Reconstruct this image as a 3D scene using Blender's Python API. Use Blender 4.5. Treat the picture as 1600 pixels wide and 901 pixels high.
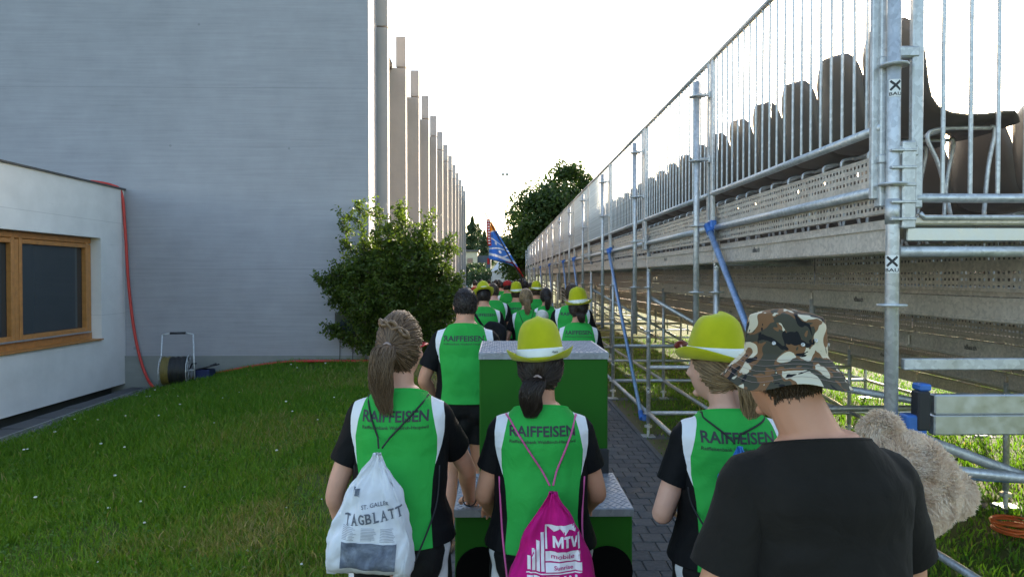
import bpy, bmesh, math, random
import numpy as np
from mathutils import Vector, Matrix, Quaternion, noise
from mathutils.bvhtree import BVHTree

for o in list(bpy.data.objects):
    bpy.data.objects.remove(o)
R = math.radians
random.seed(7)
NR = np.random.default_rng(11)
scene = bpy.context.scene
COL = scene.collection

# ------------------------------------------------------------------ camera
cam_d = bpy.data.cameras.new('camera')
cam_d.sensor_width = 36.0
cam_d.lens = 24.75
cam_d.clip_start = 0.05
cam_d.clip_end = 4000
cam = bpy.data.objects.new('camera', cam_d)
COL.objects.link(cam)
EYE = 1.88
cam.location = (0, 0, EYE)
cam.rotation_euler = (R(90 - 0.96), 0, R(-1.04))
scene.camera = cam

# ------------------------------------------------------------------ sky, sun, exposure
SUN_AZ = R(59.4)      # from +X towards +Y
SUN_EL = R(12.5)
SUN_DIR = Vector((math.cos(SUN_EL) * math.cos(SUN_AZ), math.cos(SUN_EL) * math.sin(SUN_AZ), math.sin(SUN_EL)))
world = bpy.data.worlds.new('World')
scene.world = world
world.use_nodes = True
wn = world.node_tree
wn.nodes.clear()
sky = wn.nodes.new('ShaderNodeTexSky')
sky.sky_type = 'NISHITA'
sky.sun_disc = False
sky.sun_elevation = SUN_EL
sky.sun_rotation = math.pi / 2 - SUN_AZ
sky.altitude = 500
sky.air_density = 1.0
sky.dust_density = 2.6
sky.ozone_density = 0.9
bg = wn.nodes.new('ShaderNodeBackground')
bg.inputs['Strength'].default_value = 0.15
wo = wn.nodes.new('ShaderNodeOutputWorld')
wn.links.new(sky.outputs[0], bg.inputs[0])
wn.links.new(bg.outputs[0], wo.inputs[0])

sun_d = bpy.data.lights.new('sun', 'SUN')
sun_d.energy = 4.5
sun_d.angle = R(0.53)
sun_d.color = (1.0, 0.86, 0.68)
sun = bpy.data.objects.new('sun', sun_d)
COL.objects.link(sun)
sun.location = (20, 30, 20)
sun.rotation_euler = SUN_DIR.to_track_quat('Z', 'Y').to_euler()

scene.view_settings.view_transform = 'Standard'
scene.view_settings.look = 'None'
scene.view_settings.gamma = 1
scene.view_settings.use_curve_mapping = False
scene.view_settings.exposure = 2.0
scene.render.engine = 'CYCLES'

# ------------------------------------------------------------------ helpers
def W(px, py, Y):
    """photo pixel + known distance along the path -> world point"""
    return Vector(((px - 780) / 1100 * Y, Y, EYE - (py - 432) / 1100 * Y))

def S(t):
    t = np.clip(t, 0, 1)
    return t * t * (3 - 2 * t)

def hz(x, y):
    """height of the lawn: a low mound against the tall building"""
    return 0.5 * S((y - 5) / 6) * S((x + 6.5) / 3.5) * (1 - S((x + 1.9) / 1.1)) * (1 - S((y - 14) / 6))

def tag(o, label=None, cat=None, group=None, kind=None):
    if label: o['label'] = label
    if cat: o['category'] = cat
    if group: o['group'] = group
    if kind: o['kind'] = kind
    return o

def empty(name, loc=(0, 0, 0), rz=0, label=None, cat=None, group=None):
    o = bpy.data.objects.new(name, None)
    o.empty_display_size = 0.1
    COL.objects.link(o)
    o.location = loc
    o.rotation_euler = (0, 0, rz)
    return tag(o, label, cat, group)

def link(name, me, parent=None, loc=None, rot=None):
    o = bpy.data.objects.new(name, me)
    COL.objects.link(o)
    if parent: o.parent = parent
    if loc is not None: o.location = loc
    if rot is not None: o.rotation_euler = rot
    return o

class MB:
    """collects geometry for ONE mesh"""
    def __init__(self):
        self.v = []; self.f = []; self.m = []
    def add(self, vs, fs, mi=0):
        b = len(self.v)
        self.v.extend([tuple(p) for p in vs])
        self.f.extend([tuple(b + i for i in f) for f in fs])
        self.m.extend([mi] * len(fs))
        return self
    def box(self, c, s, rot=None, mi=0, bev=0):
        hx, hy, hzz = s[0] / 2, s[1] / 2, s[2] / 2
        if bev > 0:
            b = min(bev, hx * .45, hy * .45, hzz * .45)
            pts = []
            for sx in (-1, 1):
                for sy in (-1, 1):
                    for sz in (-1, 1):
                        pts += [(sx * hx, sy * (hy - b), sz * (hzz - b)), (sx * (hx - b), sy * hy, sz * (hzz - b)), (sx * (hx - b), sy * (hy - b), sz * hzz)]
            def I(sx, sy, sz, k): return (((sx > 0) * 4 + (sy > 0) * 2 + (sz > 0)) * 3 + k)
            fs = []
            for s1 in (-1, 1):
                fs.append([I(s1, -1, -1, 0), I(s1, 1, -1, 0), I(s1, 1, 1, 0), I(s1, -1, 1, 0)][::s1])
                fs.append([I(-1, s1, -1, 1), I(-1, s1, 1, 1), I(1, s1, 1, 1), I(1, s1, -1, 1)][::s1])
                fs.append([I(-1, -1, s1, 2), I(1, -1, s1, 2), I(1, 1, s1, 2), I(-1, 1, s1, 2)][::s1])
            for a in (-1, 1):
                for c2 in (-1, 1):
                    fs.append([I(a, c2, -1, 0), I(a, c2, -1, 1), I(a, c2, 1, 1), I(a, c2, 1, 0)][::-a * c2])
                    fs.append([I(a, -1, c2, 0), I(a, -1, c2, 2), I(a, 1, c2, 2), I(a, 1, c2, 0)][::a * c2])
                    fs.append([I(-1, a, c2, 1), I(-1, a, c2, 2), I(1, a, c2, 2), I(1, a, c2, 1)][::-a * c2])
                    for d in (-1, 1):
                        fs.append([I(a, c2, d, 0), I(a, c2, d, 1), I(a, c2, d, 2)][::a * c2 * d])
        else:
            pts = [(sx * hx, sy * hy, sz * hzz) for sx in (-1, 1) for sy in (-1, 1) for sz in (-1, 1)]
            fs = [(0, 1, 3, 2), (4, 6, 7, 5), (0, 4, 5, 1), (2, 3, 7, 6), (0, 2, 6, 4), (1, 5, 7, 3)]
        c = Vector(c)
        if rot is not None:
            pts = [rot @ Vector(p) for p in pts]
        return self.add([c + Vector(p) for p in pts], fs, mi)
    def tube(self, pts, r, n=8, cap=True, mi=0, flat=None):
        pts = [Vector(p) for p in pts]
        k = len(pts)
        rs = [r] * k if not hasattr(r, '__len__') else list(r)
        prev = None
        vs = []
        for i, p in enumerate(pts):
            a = pts[max(i - 1, 0)]; b = pts[min(i + 1, k - 1)]
            t = (b - a)
            if t.length < 1e-9: t = Vector((0, 0, 1))
            t.normalize()
            if prev is None:
                u = t.cross(Vector((0, 0, 1)))
                if u.length < 1e-3: u = t.cross(Vector((1, 0, 0)))
                u.normalize()
            else:
                u = prev - t * prev.dot(t)
                if u.length < 1e-6: u = t.orthogonal()
                u.normalize()
            prev = u
            w = t.cross(u)
            for j in range(n):
                an = 2 * math.pi * j / n
                fx = 1 if flat is None else flat
                vs.append(p + u * (rs[i] * math.cos(an)) + w * (rs[i] * fx * math.sin(an)))
        fs = []
        for i in range(k - 1):
            for j in range(n):
                a = i * n + j; b = i * n + (j + 1) % n
                fs.append((a, b, b + n, a + n))
        if cap:
            fs.append(tuple(range(n))[::-1]); fs.append(tuple((k - 1) * n + j for j in range(n)))
        return self.add(vs, fs, mi)
    def lathe(self, prof, c=(0, 0, 0), n=20, axis=None, mi=0):
        q = Quaternion() if axis is None else Vector((0, 0, 1)).rotation_difference(Vector(axis))
        c = Vector(c); vs = []; k = len(prof)
        for (r, z) in prof:
            for j in range(n):
                a = 2 * math.pi * j / n
                vs.append(c + q @ Vector((r * math.cos(a), r * math.sin(a), z)))
        fs = []
        for i in range(k - 1):
            for j in range(n):
                a = i * n + j; b = i * n + (j + 1) % n
                fs.append((a, b, b + n, a + n))
        fs.append(tuple(range(n))[::-1]); fs.append(tuple((k - 1) * n + j for j in range(n)))
        return self.add(vs, fs, mi)
    def ell(self, c, rad, rot=None, nu=16, nv=10, mi=0, fn=None):
        c = Vector(c); vs = []
        for i in range(nv + 1):
            th = math.pi * i / nv
            for j in range(nu):
                ph = 2 * math.pi * j / nu
                d = Vector((math.sin(th) * math.cos(ph), math.sin(th) * math.sin(ph), math.cos(th)))
                p = Vector((d.x * rad[0], d.y * rad[1], d.z * rad[2]))
                if fn: p = fn(d, p)
                if rot is not None: p = rot @ p
                vs.append(c + p)
        fs = []
        for i in range(nv):
            for j in range(nu):
                a = i * nu + j; b = i * nu + (j + 1) % nu
                fs.append((a, a + nu, b + nu, b))
        return self.add(vs, fs, mi)
    def mesh(self, name, mats, smooth=False):
        me = bpy.data.meshes.new(name)
        me.from_pydata(self.v, [], self.f)
        if not isinstance(mats, (list, tuple)): mats = [mats]
        for m in mats: me.materials.append(m)
        if len(mats) > 1:
            me.polygons.foreach_set('material_index', self.m)
        if smooth:
            me.polygons.foreach_set('use_smooth', [True] * len(me.polygons))
        me.update()
        return me
    def build(self, name, mats, parent=None, smooth=False, loc=None, rot=None):
        return link(name, self.mesh(name, mats, smooth), parent, loc, rot)

# ------------------------------------------------------------------ materials
class NT:
    def __init__(self, name):
        self.mat = bpy.data.materials.new(name); self.mat.use_nodes = True
        self.t = self.mat.node_tree; self.n = self.t.nodes; self.l = self.t.links
        self.bsdf = self.n['Principled BSDF']; self.out = self.n['Material Output']
    def new(self, ty, **kw):
        nd = self.n.new('ShaderNode' + ty)
        for k, v in kw.items():
            if k in nd.inputs: nd.inputs[k].default_value = v
            else: setattr(nd, k, v)
        return nd
    def coord(self, which='Object', scale=(1, 1, 1)):
        tc = self.new('TexCoord'); mp = self.new('Mapping')
        mp.inputs['Scale'].default_value = scale
        self.l.new(tc.outputs[which], mp.inputs[0])
        return mp.outputs[0]
    def noise(self, co, scale, detail=4, rough=.55, dist=0):
        nd = self.new('TexNoise', Scale=scale, Detail=detail, Roughness=rough, Distortion=dist)
        self.l.new(co, nd.inputs['Vector'])
        return nd.outputs['Fac']
    def ramp(self, fac, stops, interp='LINEAR'):
        nd = self.new('ValToRGB'); cr = nd.color_ramp; cr.interpolation = interp
        while len(cr.elements) < len(stops): cr.elements.new(.5)
        for e, (p, c) in zip(cr.elements, stops):
            e.position = p
            e.color = (c, c, c, 1) if not hasattr(c, '__len__') else (*c[:3], 1)
        self.l.new(fac, nd.inputs[0])
        return nd.outputs[0]
    def math(self, op, a, b=0.0, clamp=False):
        nd = self.new('Math', operation=op); nd.use_clamp = clamp
        for i, x in enumerate((a, b)):
            if isinstance(x, (int, float)): nd.inputs[i].default_value = x
            else: self.l.new(x, nd.inputs[i])
        return nd.outputs[0]
    def mix(self, fac, a, b, mode='MIX'):
        nd = self.new('Mix', data_type='RGBA', blend_type=mode)
        for i, x in ((0, fac), (6, a), (7, b)):
            if isinstance(x, (int, float)): nd.inputs[i].default_value = x
            elif isinstance(x, (tuple, list)): nd.inputs[i].default_value = (*x[:3], 1)
            else: self.l.new(x, nd.inputs[i])
        return nd.outputs[2]
    def bump(self, h, strength=.3, dist=.01, prev=None):
        nd = self.new('Bump', Strength=strength, Distance=dist)
        self.l.new(h, nd.inputs['Height'])
        if prev is not None: self.l.new(prev, nd.inputs['Normal'])
        return nd.outputs[0]
    def set(self, **kw):
        nm = {'col': 'Base Color', 'rough': 'Roughness', 'metal': 'Metallic', 'normal': 'Normal', 'spec': 'Specular IOR Level', 'trans': 'Transmission Weight', 'sss': 'Subsurface Weight', 'sheen': 'Sheen Weight', 'alpha': 'Alpha', 'coat': 'Coat Weight', 'ior': 'IOR'}
        for k, v in kw.items():
            s = self.bsdf.inputs[nm[k]]
            if isinstance(v, (int, float)): s.default_value = v
            elif isinstance(v, (tuple, list)): s.default_value = (*v[:3], 1)
            else: self.l.new(v, s)
        return self

def plain(name, col, rough=.6, metal=0, nscale=8, namt=.25, bscale=0, bstr=.2, bdist=.004, spec=.5, coords='Object', **kw):
    t = NT(name); co = t.coord(coords)
    f = t.noise(co, nscale, 5)
    c = t.ramp(f, [(.25, tuple(x * (1 - namt) for x in col)), (.75, tuple(min(1, x * (1 + namt)) for x in col))])
    rr = t.ramp(f, [(.3, max(0, rough - .08)), (.7, min(1, rough + .08))])
    t.set(col=c, rough=rr, metal=metal, spec=spec, **kw)
    if bscale:
        t.set(normal=t.bump(t.noise(co, bscale, 3), bstr, bdist))
    return t.mat

def leafy(name, c1, c2, trans=.45):
    t = NT(name)
    at = t.new('Attribute', attribute_name='rnd')
    c = t.ramp(at.outputs['Fac'], [(0, c1), (1, c2)])
    t.set(col=c, rough=.5, spec=.35)
    tr = t.new('BsdfTranslucent')
    br = t.mix(1.0, c, (1.25, 1.35, .55), 'MULTIPLY')
    t.l.new(br, tr.inputs[0])
    mx = t.new('MixShader'); mx.inputs[0].default_value = trans
    t.l.new(t.bsdf.outputs[0], mx.inputs[1]); t.l.new(tr.outputs[0], mx.inputs[2])
    t.l.new(mx.outputs[0], t.out.inputs[0])
    return t.mat

def concrete(name, base, board=(1.2, 1.2, 14), seam=None, dark=.72):
    t = NT(name)
    co = t.coord('Object')
    cb = t.coord('Object', board)
    big = t.noise(co, .35, 4)
    mid = t.noise(co, 2.3, 6, .6)
    lines = t.noise(cb, 1.6, 5, .65)
    fine = t.noise(cb, 9, 4, .6)
    a = t.mix(t.ramp(big, [(.3, 0.), (.7, 1.)]), tuple(x * .86 for x in base), tuple(x * 1.1 for x in base))
    a = t.mix(.35, a, t.ramp(mid, [(.3, tuple(x * .72 for x in base)), (.7, tuple(x * 1.22 for x in base))]))
    a = t.mix(.30, a, t.ramp(lines, [(.3, tuple(x * dark for x in base)), (.65, tuple(x * 1.2 for x in base))]))
    streak = t.ramp(t.noise(t.coord('Object', (.55, .55, 22)), 1.1, 7, .7), [(.28, 0.55), (.36, 1.)])
    a = t.mix(.5, a, streak, 'MULTIPLY')
    if seam:
        sx = t.new('SeparateXYZ'); tc = t.new('TexCoord'); t.l.new(tc.outputs['Object'], sx.inputs[0])
        for ax, per, off in seam:
            m = t.math('PINGPONG', t.math('ADD', sx.outputs[ax], off), per / 2)
            ln = t.math('LESS_THAN', m, .006)
            a = t.mix(t.math('MULTIPLY', ln, .22), a, tuple(x * .35 for x in base))
    holes = t.new('TexVoronoi', Scale=1.3, feature='F1'); t.l.new(co, holes.inputs['Vector'])
    a = t.mix(t.math('MULTIPLY', t.math('LESS_THAN', holes.outputs['Distance'], .035), .4), a, tuple(x * .4 for x in base))
    t.set(col=a, rough=.82, spec=.3)
    h = t.mix(.5, lines, fine)
    t.set(normal=t.bump(h, .28, .012))
    return t.mat

M = {}
M['wall'] = concrete('board_marked_concrete', (.335, .325, .345), (.5, .5, 16), seam=[(2, 2.9, .9)])
M['lowwall'] = concrete('smooth_concrete', (.70, .685, .665), (.8, .8, 1.4), seam=[(2, 1.42, .12)], dark=.86)
M['fin'] = concrete('fin_concrete', (.42, .39, .365), (2, 2, .7), dark=.85)
M['wood'] = plain('varnished_timber', (.46, .20, .055), .42, nscale=14, namt=.22, bscale=60, bstr=.1)
t = NT('window_glass'); t.set(col=(.03, .04, .045), rough=.04, spec=.8, metal=0.0)
M['glass'] = t.mat
M['alu'] = plain('aluminium_sill', (.55, .56, .57), .35, .8, 20, .1)
def galv(name, base, metal=.75):
    t = NT(name); co = t.coord('Object')
    v = t.new('TexVoronoi', Scale=55.0); t.l.new(co, v.inputs['Vector'])
    f = t.noise(co, 6, 6, .6)
    sp = t.new('SeparateColor'); t.l.new(v.outputs['Color'], sp.inputs[0])
    fac = t.math('ADD', t.math('MULTIPLY', sp.outputs[0], .35), t.math('MULTIPLY', f, .65))
    c = t.ramp(fac, [(.2, tuple(x * .7 for x in base)), (.8, tuple(x * 1.2 for x in base))])
    st = t.ramp(t.noise(t.coord('Object', (1, 1, 1)), 2.2, 8, .75), [(.62, 0.), (.75, .5)])
    c = t.mix(st, c, (.19, .15, .11))
    t.set(col=c, metal=metal, rough=t.ramp(f, [(.3, .38), (.7, .62)]), spec=.5)
    return t.mat
M['steel'] = galv('galvanised_steel', (.56, .565, .57), .65)
M['deck'] = galv('grandstand_aluminium', (.62, .555, .48), .45)
M['blue'] = plain('blue_painted_steel', (.05, .16, .48), .45, .2, 9, .3)
M['bluepale'] = galv('blue_tinted_steel', (.27, .39, .60), .5)
M['seat'] = plain('brown_grey_plastic', (.095, .078, .064), .45, 0, 5, .2, 90, .06)
M['sticker'] = plain('sticker_white', (.75, .75, .74), .5, 0, 6, .06)
M['ink'] = plain('black_ink', (.018, .018, .022), .55, 0, 6, .2)
M['darkgap'] = plain('dark_soffit', (.06, .055, .05), .9)

# ------------------------------------------------------------------ text as flat mesh
_tc = {}
def text2d(body, size=1.0, bold=0.0, space=1.0):
    key = (body, size, bold, space)
    if key in _tc: return _tc[key]
    cu = bpy.data.curves.new('t', 'FONT'); cu.body = body; cu.size = size
    cu.align_x = 'CENTER'; cu.align_y = 'CENTER'; cu.offset = bold * size; cu.space_character = space
    cu.resolution_u = 3
    ob = bpy.data.objects.new('t', cu)
    me = bpy.data.meshes.new_from_object(ob)
    vs = [(v.co.x, v.co.y) for v in me.vertices]; fs = [tuple(p.vertices) for p in me.polygons]
    bpy.data.objects.remove(ob); bpy.data.meshes.remove(me); bpy.data.curves.remove(cu)
    xs = [v[0] for v in vs]; ys = [v[1] for v in vs]
    cx = (min(xs) + max(xs)) / 2; cy = (min(ys) + max(ys)) / 2
    vs = [(x - cx, y - cy) for x, y in vs]
    _tc[key] = (vs, fs, max(xs) - min(xs), max(ys) - min(ys))
    return _tc[key]

def text_fit(body, w, h, bold=0.0, space=1.0):
    vs, fs, ww, hh = text2d(body, 1.0, bold, space)
    return [(x * w / ww, y * h / hh) for x, y in vs], fs

def dice(vs2, fs, step):
    """cut a flat 2-D mesh by a grid so that it can follow a curved surface"""
    bm = bmesh.new()
    bv = [bm.verts.new((x, y, 0)) for x, y in vs2]
    for f in fs:
        try: bm.faces.new([bv[i] for i in f])
        except ValueError: pass
    for ax in (0, 1):
        lo = min(v.co[ax] for v in bm.verts); hi = max(v.co[ax] for v in bm.verts)
        c = lo + step
        while c < hi:
            n = Vector((0, 0, 0)); n[ax] = 1; p = Vector((0, 0, 0)); p[ax] = c
            bmesh.ops.bisect_plane(bm, geom=list(bm.verts) + list(bm.edges) + list(bm.faces), plane_co=p, plane_no=n)
            c += step
    bm.verts.ensure_lookup_table(); bm.verts.index_update()
    vo = [(v.co.x, v.co.y) for v in bm.verts]; fo = [tuple(v.index for v in f.verts) for f in bm.faces]
    bm.free()
    return vo, fo

def rnd_attr(me, vals):
    at = me.attributes.new('rnd', 'FLOAT', 'POINT'); at.data.foreach_set('value', np.asarray(vals, dtype=np.float32))

def np_mesh(name, verts, faces, mat, rnd=None, smooth=False):
    verts = np.asarray(verts, dtype=np.float32).reshape(-1, 3); faces = np.asarray(faces, dtype=np.int32)
    me = bpy.data.meshes.new(name)
    nf, k = faces.shape
    me.vertices.add(len(verts)); me.vertices.foreach_set('co', verts.ravel())
    me.loops.add(nf * k); me.loops.foreach_set('vertex_index', faces.ravel())
    me.polygons.add(nf); me.polygons.foreach_set('loop_start', np.arange(nf, dtype=np.int32) * k)
    me.polygons.foreach_set('loop_total', np.full(nf, k, dtype=np.int32))
    if smooth: me.polygons.foreach_set('use_smooth', np.ones(nf, dtype=bool))
    me.update(calc_edges=True)
    me.materials.append(mat)
    if rnd is not None: rnd_attr(me, rnd)
    return me

# ================================================================== GROUND
t = NT('lawn_soil'); co = t.coord('Object')
n1 = t.noise(co, .9, 6); n2 = t.noise(co, 14, 5)
c = t.mix(n2, (.05, .085, .014), (.10, .13, .034))
dry = t.ramp(n1, [(.50, 0.), (.68, 1.)])
c = t.mix(t.math('MULTIPLY', dry, .6), c, (.15, .12, .065))
sx = t.new('SeparateXYZ'); t.l.new(co, sx.inputs[0])
near = t.math('SUBTRACT', 1.0, t.math('MULTIPLY', t.math('ABSOLUTE', t.math('ADD', sx.outputs[0], .75)), 1.7), True)
yy = t.math('MULTIPLY', t.math('SUBTRACT', 16, sx.outputs[1]), .2, True)
worn = t.math('MULTIPLY', t.math('MULTIPLY', near, yy, True), t.ramp(n2, [(.25, .6), (.6, 1.)]))
near2 = t.math('SUBTRACT', 1.0, t.math('MULTIPLY', t.math('ABSOLUTE', t.math('SUBTRACT', sx.outputs[0], 1.75)), 2.4), True)
worn = t.math('MAXIMUM', worn, t.math('MULTIPLY', near2, .7))
c = t.mix(worn, c, (.20, .155, .10))
t.set(col=c, rough=.95, spec=.1, normal=t.bump(n2, .6, .03))
M['soil'] = t.mat

xs = sorted(set([-1500, -600, -250, -100, -50, -25, -15, -10] + list(np.round(np.arange(-8, 8.01, .25), 3)) + [-.46, -.44, 1.64, 1.66] + [10, 15, 25, 50, 100, 250, 600, 1500]))
ys = sorted(set([-600, -100, -20, -6, -2] + list(np.round(np.arange(0, 20.01, .4), 3)) + list(range(22, 46, 3)) + [44.9, 45.1, 60, 90, 150, 300, 800, 2500]))
gv = []
for y in ys:
    for x in xs:
        z = float(hz(x, y))
        if -.45 < x < 1.65 and -3 < y < 45: z = -.06
        gv.append((x, y, z))
gf = [(j * len(xs) + i, j * len(xs) + i + 1, (j + 1) * len(xs) + i + 1, (j + 1) * len(xs) + i) for j in range(len(ys) - 1) for i in range(len(xs) - 1)]
g = link('ground', np_mesh('ground', gv, gf, M['soil'], smooth=True)); tag(g, kind='structure')

# ---- paved path
t = NT('paver_concrete')
oi = t.new('ObjectInfo'); at = t.new('Attribute', attribute_name='rnd')
co = t.coord('Generated'); cw = t.coord('Object')
rn = t.math('FRACT', t.math('ADD', oi.outputs['Random'], at.outputs['Fac']))
c = t.ramp(rn, [(0, (.070, .070, .075)), (.5, (.095, .095, .10)), (1, (.128, .125, .128))])
c = t.mix(.45, c, t.ramp(t.noise(cw, 30, 5), [(.3, (.05, .05, .054)), (.7, (.15, .15, .152))]))
t.set(col=c, rough=.8, spec=.3, normal=t.bump(t.noise(cw, 120, 3), .35, .003))
M['paver'] = t.mat
M['sand'] = plain('joint_sand', (.085, .075, .06), .95, 0, 40, .4, 80, .5)
pb = MB(); pb.box((.6, 21, -.035), (2.085, 47.8, .05))
path = pb.build('path', M['sand']); tag(path, kind='structure')
PW, PL = .162, .162
def paver_mesh(w, l):
    b = MB(); b.box((0, 0, -.025), (w - .008, l - .008, .05), bev=.005)
    me = b.mesh('paver', M['paver']); rnd_attr(me, [0.0] * len(me.vertices)); return me
pm = paver_mesh(PW, PL); pmh = paver_mesh(PW / 2, PL)
rest = MB(); rr_ = []
cnt = 0
j = 0
y = 3.4
while y < 44.8:
    x0 = -.435
    k = 0
    xx = x0
    first = True
    while xx < 1.62:
        w = PW / 2 if (first and j % 2) else PW
        first = False
        if xx + w > 1.64: w = 1.64 - xx
        cx = xx + w / 2
        zt = .004 + random.uniform(-.0025, .0025)
        vis = y > 4.1 and ((cx < -.08 and y < 10) or (cx > .72 and y < 9.2))
        if vis and cnt < 300 and w > .05:
            me = pm if abs(w - PW) < .01 else (pmh if abs(w - PW / 2) < .012 else pm)
            o = link('paver', me, path, (cx, y, zt), (random.uniform(-.008, .008), random.uniform(-.008, .008), random.uniform(-.012, .012)))
            if me is pm and abs(w - PW) > .01: o.scale = (w / PW, 1, 1)
            cnt += 1
        else:
            b0 = len(rest.v)
            rest.box((cx, y, zt - .025), (w - .008, PL - .008, .05))
            q = random.random(); rr_ += [q] * (len(rest.v) - b0)
        xx += w
    y += PL; j += 1
o = rest.build('pavers', M['paver'], path); rnd_attr(o.data, rr_); tag(o, kind='stuff')
kb = MB()
for kx in (-.475, 1.675):
    yy_ = 3
    while yy_ < 44:
        kb.box((kx, yy_ + .5, -.03), (.055, .995, .085), bev=.006); yy_ += 1
# edging stones
e = kb.build('edging_stones', M['paver'], path); rnd_attr(e.data, [.3] * len(e.data.vertices)); tag(e, kind='stuff')

# ---- grass blades
_G = NR.random((64, 64))
def vnoise(x, y, f):
    X = np.asarray(x) * f + 31.7; Y = np.asarray(y) * f + 17.3; xi = np.floor(X).astype(int); yi = np.floor(Y).astype(int); u = S(X - xi); v = S(Y - yi)
    g = lambda a, b: _G[a % 64, b % 64]
    return (g(xi, yi) * (1 - u) + g(xi + 1, yi) * u) * (1 - v) + (g(xi, yi + 1) * (1 - u) + g(xi + 1, yi + 1) * u) * v
def blades(n, xf, yf, hmin, hmax, wid, keep):
    x = NR.uniform(*xf, n); y = NR.uniform(*yf, n)
    k = keep(x, y); x, y = x[k], y[k]; n = len(x)
    z = hz(x, y) - .004
    # clumpiness
    cl = .5 + .5 * np.sin(x * 3.1 + 1.7 * np.sin(y * 2.3)) * np.sin(y * 2.7 + 1.3 * np.sin(x * 1.9))
    cl = .35 * cl + .4 * vnoise(x, y, 1.7) + .35 * vnoise(x, y, 5.5)
    h = NR.uniform(hmin, hmax, n) * (.55 + .75 * cl) * NR.choice([.7, 1, 1, 1.5], n)
    a = NR.uniform(0, 2 * np.pi, n); ln = h * NR.uniform(.15, .95, n); la = NR.uniform(0, 2 * np.pi, n)
    dx = np.cos(a) * wid * NR.uniform(.6, 1.4, n); dy = np.sin(a) * wid
    lx = np.cos(la) * ln; ly = np.sin(la) * ln
    V = np.zeros((n, 5, 3))
    V[:, 0] = np.c_[x - dx, y - dy, z]; V[:, 1] = np.c_[x + dx, y + dy, z]
    V[:, 2] = np.c_[x + dx * .8 + lx * .35, y + dy * .8 + ly * .35, z + h * .6]
    V[:, 3] = np.c_[x - dx * .8 + lx * .35, y - dy * .8 + ly * .35, z + h * .6]
    V[:, 4] = np.c_[x + lx, y + ly, z + h * .92]
    b = np.arange(n)[:, None] * 5
    F = np.concatenate([b + [0, 1, 2], b + [0, 2, 3], b + [3, 2, 4]])
    patch = np.clip(.55 * vnoise(x, y, 1.1) + .6 * vnoise(x, y, 3.7) - .1, 0, 1)
    dryp = np.clip((vnoise(x, y, .9) * .6 + vnoise(x, y, 2.6) * .5 - .50) * 4, 0, 1) * np.clip((x + 4.2) / 2, 0, 1) * (x < 0)
    nearp = np.clip(1 - np.abs(x + .8) / 1.1, 0, 1) * np.clip((16 - y) / 5, 0, 1)
    nearp = np.maximum(nearp, np.clip((x + 2.9) / 1.4, 0, 1) * np.clip((7.2 - y) / 2, 0, 1) * (x < 0) * (.4 + .6 * cl))
    q = np.clip(.35 * NR.random(n) + .25 * patch + .55 * nearp * NR.random(n) + dryp * .5 * NR.random(n) + (NR.random(n) > .965) * .5, 0, 1)
    return V.reshape(-1, 3), F, np.repeat(q, 5)
t = NT('grass_blade')
at = t.new('Attribute', attribute_name='rnd')
c = t.ramp(at.outputs['Fac'], [(0, (.060, .155, .010)), (.45, (.125, .245, .022)), (.72, (.22, .22, .06)), (1, (.38, .31, .15))])
t.set(col=c, rough=.55, spec=.25)
tr = t.new('BsdfTranslucent'); t.l.new(t.mix(1.0, c, (1.3, 1.35, .6), 'MULTIPLY'), tr.inputs[0])
mx = t.new('MixShader'); mx.inputs[0].default_value = .4
t.l.new(t.bsdf.outputs[0], mx.inputs[1]); t.l.new(tr.outputs[0], mx.inputs[2]); t.l.new(mx.outputs[0], t.out.inputs[0])
M['grass'] = t.mat
def keepL(x, y):
    wear = (x > -1.15 + .25 * np.sin(y * 1.9)) & (NR.random(len(x)) < .82)
    strip = (x < -5.35) & (y < 12)
    inframe = (x > -(y * .73 + .35))
    thin = NR.random(len(x)) < np.clip(1.25 - y / 15, .3, 1)
    bare = (np.sin(x * 2.1 + 2 * np.sin(y * .8)) * np.sin(y * 1.6 + x) > .55) & (x > -3.4) & (NR.random(len(x)) < .72)
    return (x < -.52) & ~wear & ~strip & inframe & (y < 11.38) & thin & ~bare
V, F, q = blades(330000, (-6.0, -.5), (3.6, 11.4), .03, .085, .0042, keepL)
o = link('grass', np_mesh('lawn_grass', V, F, M['grass'], q)); tag(o, 'short green lawn grass between the paved path and the grey building', 'grass', kind='stuff')
def keepR(x, y):
    thin = NR.random(len(x)) < np.clip(1.3 - y / 14, .2, 1)
    wear = (x < 2.1) & (NR.random(len(x)) < .75)
    return ~wear & thin
V, F, q = blades(190000, (1.72, 12), (2.8, 22), .03, .075, .006, keepR)
o = link('grass', np_mesh('stand_grass', V, F, M['grass'], q)); tag(o, 'grass growing under and behind the scaffold grandstand', 'grass', kind='stuff')
V, F, q = blades(9000, (-2.0, -.55), (11.4, 40), .03, .08, .008, lambda x, y: NR.random(len(x)) < .6)
o = link('grass', np_mesh('verge_grass', V, F, M['grass'], q)); tag(o, 'narrow grass verge below the concrete fins', 'grass', kind='stuff')

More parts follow.
